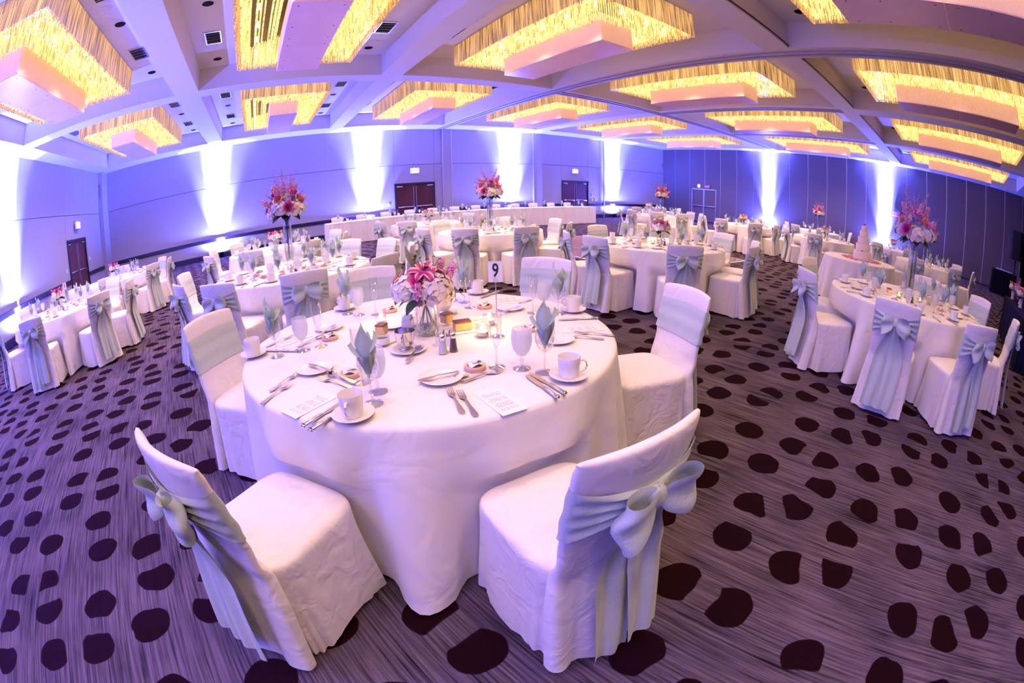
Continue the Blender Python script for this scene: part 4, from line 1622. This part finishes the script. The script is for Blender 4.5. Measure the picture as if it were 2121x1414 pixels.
for a, b, w in (((735, 797), (678, 776), 'crossing a fork left of the favor'), ((1012, 774), (958, 781), 'behind the near right fork'), ((634, 712), (658, 702), 'left of the far left favor')):
    c, r = towards(a, b)
    put(spoon, '', 'silver dessert spoon %s' % w, 'spoon', c, r, 'spoons', Z9 + (.008 if 'crossing' in w else 0))
for a, b, w in (((648, 873), (705, 838), 'near left, outer of two beside the cup'), ((664, 881), (722, 846), 'near left, inner of two beside the cup'), ((1156, 826), (1088, 777), 'near right, left one of two'), ((1172, 818), (1094, 772), 'near right, right one of two'), ((602, 728), (556, 727), 'left beside the cup'), ((1238, 660), (1154, 664), 'far right beside the saucer'), ((1038, 603), (990, 620), 'far edge beside the saucer')):
    c, r = towards(a, b)
    put(knife, '', 'silver table knife, %s' % w, 'knife', c, r, 'table knives')
for a, b, w in (((597, 860), (685, 815), 'near left'), ((1070, 855), (1002, 806), 'near right'), ((1248, 678), (1160, 684), 'on the right'), ((585, 712), (630, 696), 'on the left'), ((1020, 622), (1075, 618), 'at the far edge')):
    c, r = towards(a, b)
    put(menu_m, 'menu_card', 'printed white menu card %s of table 9' % w, 'menu card', c, r, 'menu cards')
for p, w in (((725, 779), 'left of the near goblet'), ((684, 702), 'behind the left flute'), ((984, 764), 'left of the near right flute'), ((808, 645), 'far left of the bouquet'), ((1004, 637), 'at the far edge'), ((1098, 683), 'behind the near right goblet')):
    put(favor, '', 'round wooden favor in clear wrap, %s' % w, 'favor', px(p), random.uniform(0, 1), 'wrapped favors')
q = px((846, 727))
put(plate_m, 'saucer', 'white saucer under the steel gravy boat on table 9', 'saucer', q, 0)
put(boat, '', 'steel gravy boat left of the salt shaker', 'gravy boat', px((842, 727)), math.radians(-32), None, Z9 + .0075)
c, r = towards((850, 740), (868, 722), Z9 + .015)
put(spoon, '', 'dark steel ladle on the gravy boat saucer', 'ladle', c, r, None, Z9 + .0125)
q = px((922, 650))
put(saucer_m, 'saucer', 'saucer under the second steel sauce cup behind the vase', 'saucer', q, 0)
put(boat, '', 'second steel sauce cup behind the vase', 'gravy boat', q, 1.9, None, Z9 + .0085)
put(salt, '', 'glass salt shaker with chrome cap', 'shaker', px((918, 732)))
put(pepper, '', 'glass pepper shaker with chrome cap', 'shaker', px((940, 727)))
put(caddy, '', 'white sugar caddy behind the salt shaker', 'sugar caddy', px((921, 713)), -.5, 'sugar caddies')
put(caddy, '', 'white sugar caddy left of the vase', 'sugar caddy', px((846, 677)), 1.0, 'sugar caddies')
q, r = towards((905, 693), (985, 682))
put(oblong_m, 'oblong_plate', 'white oblong plate under the yellow cake slice', 'plate', q, r - PI / 2)
put(slice1, '', 'yellow cake slice with brown glaze, right of the vase', 'cake', px((958, 687), Z9), r - PI / 2 + .0, None, Z9 + .0125)
put(slice2, '', 'dark topped cake piece behind the yellow slice', 'cake', px((926, 672), Z9), r - PI / 2 + .5, None, Z9 + .0125)
q = px((806, 705))
put(oblong_m, 'oblong_plate', 'white oblong plate under the butter dish', 'plate', q, .35)
put(slice2, '', 'piece of dark crusted bread beside the butter dish', 'bread', px((792, 696)), .8, None, Z9 + .0125)
put(bowl_small, '', 'white dish of herb butter left of the gravy boat', 'dish', px((794, 716), Z9), 0, None, Z9 + .0125)
# leaning handwritten card
q = px((996, 680))
o = thing('note_card', 'small cream handwritten card right of the cake slice', 'card', T(q.x, q.y, Z9) @ R(math.radians(-22)) @ R(-.35, 'X'))
link('card', MB().box((0, 0, .031), (.088, .0014, .060)).mesh('note_card', 'paper', False), o)
rnd = random.Random(3)
for k, (x0, x1, zz) in enumerate(((-.036, -.012, .042), (-.034, -.010, .024), (0, .034, .046), (.002, .030, .034), (.0, .036, .022))):
    pts = [(lerp(x0, x1, i / 14), -.0013, zz + .006 * math.sin(i * 2.1 + k) * rnd.uniform(.4, 1)) for i in range(15)]
    link('handwriting', MB().tube(pts, .0006, 4).mesh('handwriting', 'pin_dark'), o)
q = px((1029, 700))
put(votive, '', 'lit votive candle behind the near right flute', 'candle', px((1000, 697)), 0, 'votive candles')
link('candle_light', candle_l, None, T(px((1000, 697)).x, px((1000, 697)).y, Z9 + .06))
for p, w in (((1014, 672), 'behind the number stand'), ((790, 672), 'left of the bouquet')):
    q = px(p)
    put(votive, '', 'lit votive candle %s of table 9' % w, 'candle', q, 0, 'votive candles')
    link('candle_light', candle_l, None, T(q.x, q.y, Z9 + .06))
q = px((1030, 697))
N9 = number_card('9')
put(N9, '', 'card numbered nine on a thin chrome stand right of the bouquet', 'table number', q, math.radians(-33))

# vase and bouquet of table 9
V9 = px((886, 690))
put(low_vase, '', 'clear cylinder vase with crystals under the big bouquet', 'vase', V9, 0)
va = math.atan2(V9.y, V9.x)
b9 = Proto('flower_arrangement')
stems(b9, .045, .185, .038, .05, 9, 6)


def at9(dx, dz, dep=0):
    """right of / above the vase foot, dep towards the camera"""
    return T(dx * math.sin(va) - dep * math.cos(va), -dx * math.cos(va) - dep * math.sin(va), dz)


b9.part('hydrangea', HYD['cream'], at9(.052, .215, .04) @ S(.090, .090, .098), label='cream and lilac hydrangea head')
b9.part('hydrangea', HYD['lilac'], at9(.030, .255, .015) @ S(.070), label='lilac hydrangea head')
b9.part('hydrangea', HYD['white'], at9(-.088, .225, .02) @ S(.075, .075, .085), label='white hydrangea head')
b9.part('hydrangea', HYD['white'], at9(.0, .21, -.07) @ S(.080))
b9.part('rose', ROSE['magenta'], at9(-.022, .278, .055) @ R(va + PI) @ R(.8, 'Y') @ S(.045), label='magenta rose')
b9.part('rose', ROSE['coral'], at9(-.125, .262, -.02) @ R(va + PI / 2) @ R(.9, 'Y') @ S(.045), label='pink rose')
b9.part('flower_spire', STK['pink'], at9(-.030, .175, .075) @ R(va + PI) @ R(.35, 'Y') @ S(.105))
b9.part('flower_spire', STK['pink'], at9(.075, .245, .01) @ R(va - PI / 2) @ R(.72, 'Y') @ S(.125))
b9.part('flower_spire', STK['pink'], at9(.05, .27, -.02) @ R(va - PI / 2) @ R(.5, 'Y') @ S(.10))
lily(b9, at9(.0, .315, .03) @ R(va + PI) @ R(.55, 'Y') @ S(1.15))
lily(b9, at9(.045, .318, .0) @ R(va - PI / 2) @ R(.35, 'Y') @ S(1.0))
b9.part('lily_bud', BUD, at9(-.052, .335, 0) @ R(va + PI / 2) @ R(.28, 'Y') @ S(.115), label='olive closed lily bud')
b9.part('stem', MB().tube([(0, 0, 0), (0, 0, .06)], .003, 5).mesh('stem', 'stem_green'), at9(-.045, .28, 0) @ R(va + PI / 2) @ R(.15, 'Y'))
for dx, dz, dep, rz, sc, ml in ((-.03, .195, .09, PI - .75, .10, LEAFD), (-.05, .21, .07, PI / 2 + .15, .09, LEAFM), (.09, .235, .02, -PI / 2 + .1, .12, LEAFD), (.08, .21, -.05, -.6, .12, LEAFD), (-.08, .19, -.05, .8, .12, LEAFD)):
    b9.part('leaf', ml, at9(dx, dz, dep) @ R(va + rz - PI / 2) @ R(-.25, 'X') @ S(sc))
b9.place('big low bouquet of hydrangeas, pink lilies and stock on table 9', 'bouquet', T(V9.x, V9.y, Z9), 'flower arrangements')

# ------------------------------------------------------------------ settings on the other tables
NEARSET = {'T6': 2, 'TR': 2, 'TM': 2, 'T5': 2, 'TC': 2, 'TL': 1, 'TA': 1, 'TD': 1, 'F1': 1, 'F2': 1, 'F3': 1, 'F4': 1, 'R2': 1, 'R3': 1, 'F0': 0}
CENTRE = {'T6': ('tall', 0), 'TR': ('tall', 1), 'TC': ('tall', 0), 'TM': ('low', 0), 'T5': ('low', 0), 'TL': ('low', 0), 'TA': ('low', 0), 'TD': ('low', 1), 'F1': ('tall', 1), 'F0': ('low', 1), 'F2': ('low', 1), 'F3': ('tall', 0), 'F4': ('low', 1), 'R2': ('tall', 1), 'R3': ('low', 1)}
NUMS = {'T6': '6', 'T5': '5'}
rnd = random.Random(12)
for key, T_ in TABLES.items():
    if key == 'T9':
        continue
    cx, cy = T_['c']
    d = T_['d']
    order = seat_order(T_)
    lvl = NEARSET[key]
    for i, (ang, _, _) in enumerate(T_['ch']):
        a = math.radians(ang)
        s = ORD[order[i]] + ' seat clockwise, '

        def pos(r, lat, a=a):
            return (cx + r * math.cos(a) + lat * math.sin(a) + rnd.uniform(-.02, .02), cy + r * math.sin(a) - lat * math.cos(a) + rnd.uniform(-.02, .02))
        # lat > 0 lies to the diner's left
        q = pos(.56, -.17)
        put(wine, '', 'wine glass holding a napkin, ' + s + d, 'glass', q, 0, 'wine glasses')
        put(NAPKINS[rnd.randrange(3)], '', 'pointed sage napkin, ' + s + d, 'napkin', q, rnd.uniform(0, 6), 'folded napkins')
        put(goblet, '', 'frosty water goblet, ' + s + d, 'glass', pos(.53, -.05), 0, 'water goblets')
        if lvl >= 1:
            q = pos(.74, -.20)
            put(saucer_m, 'saucer', 'white saucer, ' + s + d, 'saucer', q, 0, 'saucers')
            put(cup, '', 'white coffee cup, ' + s + d, 'cup', q, rnd.uniform(0, 6), 'coffee cups', Z9 + .0085)
            put(flute, '', 'champagne flute, ' + s + d, 'glass', pos(.46, .06), 0, 'champagne flutes')
        if lvl >= 2:
            gaps = [abs((q[0] - ang + 180) % 360 - 180) for q in T_['ch'] if q[0] != ang]
            if min(gaps) > 37:
                put(plate_m, 'bread_plate', 'white bread plate, ' + s + d, 'plate', pos(.64, .17), 0, 'bread plates')
            rot = a + PI / 2
            put(menu_m, 'menu_card', 'white menu card, ' + s + d, 'menu card', pos(.75, 0), rot + rnd.uniform(-.2, .2), 'menu cards')
            put(fork, '', 'silver fork, ' + s + d, 'fork', pos(.80, .11), rot + rnd.uniform(-.3, .3), 'forks')
            put(knife, '', 'silver table knife, ' + s + d, 'knife', pos(.80, -.10), rot + rnd.uniform(-.2, .2), 'table knives')
            put(favor, '', 'round wrapped favor, ' + s + d, 'favor', pos(.42, .12), 0, 'wrapped favors')
    kind, v = CENTRE[key]
    if kind == 'tall':
        put(tall_vase, '', 'tall slender glass vase on ' + d, 'vase', (cx, cy), 0, 'tall vases')
        put(TALLB[v], '', 'towering pink and white flower arrangement on ' + d, 'bouquet', (cx, cy), rnd.uniform(0, 6), 'flower arrangements')
    else:
        put(low_vase, '', 'low glass vase on ' + d, 'vase', (cx, cy), 0, 'low vases')
        put(LOWB[v], '', 'low bouquet of %s flowers on %s' % (['pink and white', 'coral'][v], d), 'bouquet', (cx, cy), rnd.uniform(0, 6), 'flower arrangements')
    for k in range(2):
        a = math.atan2(-cy, -cx) + (.9 if k else -.6)
        q = (cx + .19 * math.cos(a), cy + .19 * math.sin(a))
        put(votive, '', '%s votive candle glowing on %s' % (['left', 'right'][k], d), 'candle', q, 0, 'votive candles')
        if k == 0:
            link('candle_light', candle_l, None, T(q[0], q[1], Z9 + .06))
    if lvl >= 2:
        a = math.atan2(-cy, -cx)
        put(salt, '', 'salt shaker on ' + d, 'shaker', (cx + .25 * math.cos(a), cy + .25 * math.sin(a)), 0, 'salt shakers')
        put(pepper, '', 'pepper shaker on ' + d, 'shaker', (cx + .25 * math.cos(a + .22), cy + .25 * math.sin(a + .22)), 0, 'pepper shakers')
        put(boat, '', 'steel gravy boat on ' + d, 'gravy boat', (cx + .27 * math.cos(a + 1.6), cy + .27 * math.sin(a + 1.6)), rnd.uniform(0, 6), 'gravy boats')
        q = (cx + .24 * math.cos(a - 1.35), cy + .24 * math.sin(a - 1.35))
        put(oblong_m, 'oblong_plate', 'oblong plate of cake slices on ' + d, 'plate', q, a, 'oblong plates')
        put(slice1, '', 'yellow cake slice on ' + d, 'cake', q, a + .2, 'cake slices', Z9 + .0125)
    if key in NUMS:
        a = math.atan2(-cy, -cx)
        q = {'T6': (cx + .24 * math.cos(a + 1.2), cy + .24 * math.sin(a + 1.2)), 'T5': (cx + .16 * math.cos(a + 1.9), cy + .16 * math.sin(a + 1.9))}[key]
        put(number_card(NUMS[key]), '', {'T6': 'card numbered six on a chrome stand beside the tall vase', 'T5': 'card numbered five above the bouquet of the left edge table'}[key], 'table number', q, a + PI / 2, 'table numbers')

# ------------------------------------------------------------------ head table before the back wall
HX0, HX1, HYF, HD = 2.3, 13.9, 15.2, .76


def skirt_mesh(x0, x1, y0, depth, top):
    """pleated skirt on the front and both ends"""
    path = [(x0, y0 + depth), (x0, y0), (x1, y0), (x1, y0 + depth)]
    pts = []
    for k in range(3):
        (ax_, ay_), (bx_, by_) = path[k], path[k + 1]
        L = math.hypot(bx_ - ax_, by_ - ay_)
        n = max(2, int(L / .035))
        nx, ny = (by_ - ay_) / L, -(bx_ - ax_) / L
        for i in range(n):
            t = i / n
            pts.append((ax_ + (bx_ - ax_) * t, ay_ + (by_ - ay_) * t, nx, ny, L * t))
    pts.append((*path[-1], 1, 0, 0))
    zs = [top, top - .03, top - .2, .4, .2, .02]
    n = len(pts) - 1

    def f(u, v):
        x, y, nx, ny, s = pts[int(round(u * n))]
        k = int(round(v * 5))
        z = zs[k]
        o = (.006 + .020 * (k / 5)) * (math.sin(s * 2 * PI / .14) + .4 * math.sin(s * 2 * PI / .49))
        return (x + nx * (o + .02), y + ny * (o + .02), z)
    return MB().grid(n, 5, f).mesh('pleated_skirt', 'linen')


ht = thing('head_table', 'long white head table with pleated skirt along the back wall', 'table', T(0, 0, 0))
link('cloth_top', MB().rbox(((HX0 + HX1) / 2, HYF + HD / 2, .75), (HX1 - HX0 + .05, HD + .05, .024), .008).mesh('cloth_top', 'linen', False), ht)
link('pleated_skirt', skirt_mesh(HX0, HX1, HYF, HD, .752), ht)
for x in [HX0 + .3 + k * 1.8 for k in range(7)]:
    for y in (HYF + .12, HYF + HD - .12):
        link('leg', lgm, ht, T(x, y, 0))
nh = 12
HN = ORD
for k in range(nh):
    x = HX0 + .55 + k * (HX1 - HX0 - 1.1) / (nh - 1)
    w = '%s from the left at the head table' % HN[k]
    CHAIRS[k % 3].place('white covered chair, ' + w, 'chair', T(x, HYF + HD + .32, 0) @ R(PI), 'head table chairs')
    z = .7625
    y = HYF + .40
    put(wine, '', 'wine glass with napkin, ' + w, 'glass', (x - .12, y), 0, 'wine glasses', z)
    put(NAPKINS[k % 3], '', 'pointed napkin, ' + w, 'napkin', (x - .12, y), k * 1.1, 'folded napkins', z)
    put(goblet, '', 'water goblet, ' + w, 'glass', (x + .04, y - .03), 0, 'water goblets', z)
    put(flute, '', 'champagne flute, ' + w, 'glass', (x + .16, y), 0, 'champagne flutes', z)
    put(saucer_m, 'saucer', 'saucer, ' + w, 'saucer', (x + .25, y + .18), 0, 'saucers', z)
    put(cup, '', 'coffee cup, ' + w, 'cup', (x + .25, y + .18), 1, 'coffee cups', z + .0085)
    if k % 2 == 0:
        put(votive, '', 'glowing votive candle, ' + w, 'candle', (x + .30, y - .2), 0, 'votive candles', z)

# ------------------------------------------------------------------ cake table
CKX, CKY = 8.30, 1.90
table_small = Proto('round_table')
table_small.part('table_top', MB().lathe([(0, .72), (.68, .72), (.69, .735), (.68, .75), (0, .75)], 40).mesh('table_top', 'rail_dark'))
table_small.part('pedestal', MB().lathe([(0, 0), (.28, 0), (.28, .02), (.04, .05), (.035, .72)], 20).mesh('pedestal', 'steel'))
table_small.place('small round table hidden under the cake cloth', 'table', T(CKX, CKY, 0))
single('tablecloth', cloth_mesh(77, [], .72), 'white floor-length cloth under the wedding cake', 'tablecloth', T(CKX, CKY, 0), 'round white tablecloths')
mat('icing', (.86, .70, .62), .5, bump=(60, .15, .003))
mat('petal_pink', (.85, .25, .32), .6, var=(30, .2))
ck = thing('wedding_cake', 'five-tier peach wedding cake on the small round table', 'cake', T(CKX - .05, CKY - .05, TOPZ))
z = 0.0
link('cake_board', MB().lathe([(0, 0), (.215, 0), (.215, .010), (0, .010)], 32).mesh('cake_board', 'aluminium'), ck)
z = .010
for r, h in ((.185, .145), (.15, .13), (.118, .12), (.088, .105), (.06, .09)):
    t = link('tier', MB().lathe([(0, 0), (r, 0), (r, h - .012), (r - .01, h - .002), (0, h)], 32).mesh('tier', 'icing'), ck, T(0, 0, z))
    b = MB()
    n = int(2 * PI * r / .022)
    for k in range(n):
        b.lathe([(0, .012), (.009, .009), (.011, .003), (.008, 0)], 6, T((r + .002) * math.cos(2 * PI * k / n), (r + .002) * math.sin(2 * PI * k / n), 0))
    link('bead_border', b.mesh('bead_border', 'icing'), t)
    z += h
rs = link('topper_rose', ROSE['coral'], ck, T(0, 0, z + .015) @ S(.035))
for k in range(4):
    link('rose', ROSE['coral'], ck, T(.16 * math.cos(k * 1.6 + 3.3), .16 * math.sin(k * 1.6 + 3.3), .165 + .12 * (k % 2)) @ S(.022))
rnd = random.Random(5)
b = MB()
for k in range(170):
    a, r = rnd.uniform(0, 6.28), rnd.uniform(.24, .40)
    b.grid(2, 2, lambda u, v: ((u - .5) * .036, (v - .5) * .030, .003 + .010 * ((u - .5) ** 2 + (v - .5) ** 2) * 4), M=T(r * math.cos(a), r * math.sin(a), 0) @ R(rnd.uniform(0, 6)))
tag(link('rose_petals', b.mesh('rose_petals', 'petal_pink'), None, T(CKX - .05, CKY - .05, TOPZ)), 'pink rose petals scattered round the foot of the wedding cake', 'petals', None, 'stuff')

# ------------------------------------------------------------------ dance floor of square wood panels
m, nt, bs = node_mat('parquet', .16)
tc = N(nt, 'ShaderNodeTexCoord')
mp = N(nt, 'ShaderNodeMapping')
mp.inputs['Scale'].default_value = (4, 26, 1)
nt.links.new(tc.outputs['Object'], mp.inputs['Vector'])
nz = N(nt, 'ShaderNodeTexNoise', i_Scale=2.0, i_Detail=5.0)
nt.links.new(mp.outputs[0], nz.inputs['Vector'])
rp = N(nt, 'ShaderNodeValToRGB')
rp.color_ramp.elements[0].color = (.16, .07, .04, 1)
rp.color_ramp.elements[1].color = (.36, .19, .11, 1)
nt.links.new(nz.outputs['Fac'], rp.inputs[0])
nt.links.new(rp.outputs[0], bs.inputs['Base Color'])
df = thing('dance_floor', 'polished wooden dance floor with pale metal edging in mid hall', 'dance floor', T(6.35, 5.4, 0))
pm = MB().rbox((.455, .455, .012), (.906, .906, .022), .003).mesh('floor_panel', 'parquet', False)
for i in range(4):
    for j in range(6):
        link('floor_panel', pm, df, T(i * .915, j * .915, 0) if (i + j) % 2 == 0 else T(i * .915 + .91, j * .915, 0) @ R(PI / 2))
ex, ey = 4 * .915, 6 * .915
for c, d in (((ex / 2, -.05, .008), (ex + .2, .10, .016)), ((ex / 2, ey + .05, .008), (ex + .2, .10, .016)), ((-.05, ey / 2, .008), (.10, ey, .016)), ((ex + .05, ey / 2, .008), (.10, ey, .016))):
    link('edge_ramp', MB().rbox(c, d, .006).mesh('edge_ramp', 'aluminium', False), df)

# ------------------------------------------------------------------ loudspeaker on a tripod, black draped tables with bouquets
sp = thing('speaker_stand', 'black tripod stand under the loudspeaker by the partition', 'stand', T(11.9, -1.88, 0))
link('pole', MB().tube([(0, 0, .35), (0, 0, 1.50)], .018, 10).mesh('pole', 'black_plastic'), sp)
link('collar', MB().lathe([(.018, .62), (.03, .62), (.03, .72), (.018, .72)], 12).mesh('collar', 'black_plastic'), sp)
link('knob', MB().tube([(.03, 0, .67), (.07, 0, .67)], .014, 8).mesh('knob', 'black_plastic'), sp)
for k in range(3):
    a = k * 2.094 + .5
    lg = link('leg', MB().tube([(.02 * math.cos(a), .02 * math.sin(a), .66), (.60 * math.cos(a), .60 * math.sin(a), .012)], .012, 8).mesh('leg', 'black_plastic'), sp)
    link('brace', MB().tube([(.02 * math.cos(a), .02 * math.sin(a), .38), (.30 * math.cos(a), .30 * math.sin(a), .36)], .007, 6).mesh('brace', 'black_plastic'), sp)
spk = thing('loudspeaker', 'black box loudspeaker on the tripod stand at the right edge', 'loudspeaker', T(11.9, -1.88, 1.50) @ R(math.radians(80)))
link('cabinet', MB().extrude([(-.19, -.17), (.19, -.17), (.19, .02), (.12, .19), (-.12, .19), (-.19, .02)], 0, .66).mesh('cabinet', 'black_plastic', False), spk)
link('grille', MB().rbox((0, -.176, .33), (.35, .012, .61), .004).mesh('grille', 'black_plastic', False), spk)
for zz in (.22, .50):
    link('driver_ring', MB().lathe([(.05, 0), (.13 if zz < .3 else .07, 0), (.13 if zz < .3 else .07, .006), (.05, .006)], 20).mesh('driver_ring', 'black_plastic'), spk, T(0, -.182, zz) @ R(PI / 2, 'X'))


def draped(name, label, cx, cy, w, d, h, rot=0):
    o = thing(name, label, 'table', T(cx, cy, 0) @ R(rot), 'black draped tables')
    link('top_cloth', MB().rbox((0, 0, h - .012), (w, d, .024), .008).mesh('top_cloth', 'black_cloth', False), o)
    path = [(-w / 2, -d / 2), (w / 2, -d / 2), (w / 2, d / 2), (-w / 2, d / 2)]

    def f(u, v):
        s = u * 4
        k = int(s) % 4
        t = s - int(s)
        (x0, y0), (x1, y1) = path[k], path[(k + 1) % 4]
        x, y = lerp(x0, x1, t), lerp(y0, y1, t)
        g = .018 * v * math.sin(u * 150)
        return (x * (1 + .03 * v) + g, y * (1 + .03 * v) + g, lerp(h - .01, .015, v))
    link('drape', MB().grid(160, 5, f, cu=True).mesh('drape', 'black_cloth'), o)
    for sx_ in (-1, 1):
        for sy_ in (-1, 1):
            link('leg', MB().tube([(0, 0, 0), (0, 0, h - .03)], .016, 8).mesh('leg', 'steel'), o, T(sx_ * (w / 2 - .12), sy_ * (d / 2 - .1), 0))
    return o


draped('draped_table', 'black draped table with bouquets at the right edge', 8.75, -1.83, 3.1, .76, .75)
draped('draped_bar', 'black draped bar table far off beside the loudspeaker', 20.9, -2.75, .75, 1.3, .95)
single('bar_tray', MB().rbox((0, 0, .03), (.4, .9, .06), .02).mesh('bar_tray', 'aluminium', False), 'pale tray on the black draped bar table', 'tray', T(20.9, -2.75, .952))
wv = Proto('white_vase')
wv.part('body', MB().lathe([(0, 0), (.045, 0), (.05, .01), (.035, .05), (.05, .11), (.055, .17), (.05, .17), (.045, .11), (0, .04)], 20).mesh('body', 'china'))
for k, x in enumerate((10.0, 9.35, 8.7, 8.0)):
    y = -1.62 - .1 * (k % 2)
    w = ['leftmost', 'second from left', 'third from left', 'rightmost'][k]
    wv.place('white vase, %s on the black draped table' % w, 'vase', T(x, y, .752), 'white vases')
    LOWB[k % 2].place('hand-tied bouquet, %s on the black draped table' % w, 'bouquet', T(x, y, .752) @ R(k * 1.3), 'hand-tied bouquets')
    for q in range(2):
        single('flower_spike', STK['violet'], '%s violet flower spike behind the %s white vase' % (['first', 'second'][q], w), 'flower', T(x + .1 - .22 * q, y - .13, .81) @ S(.38), 'flower spikes') if k == 0 else None
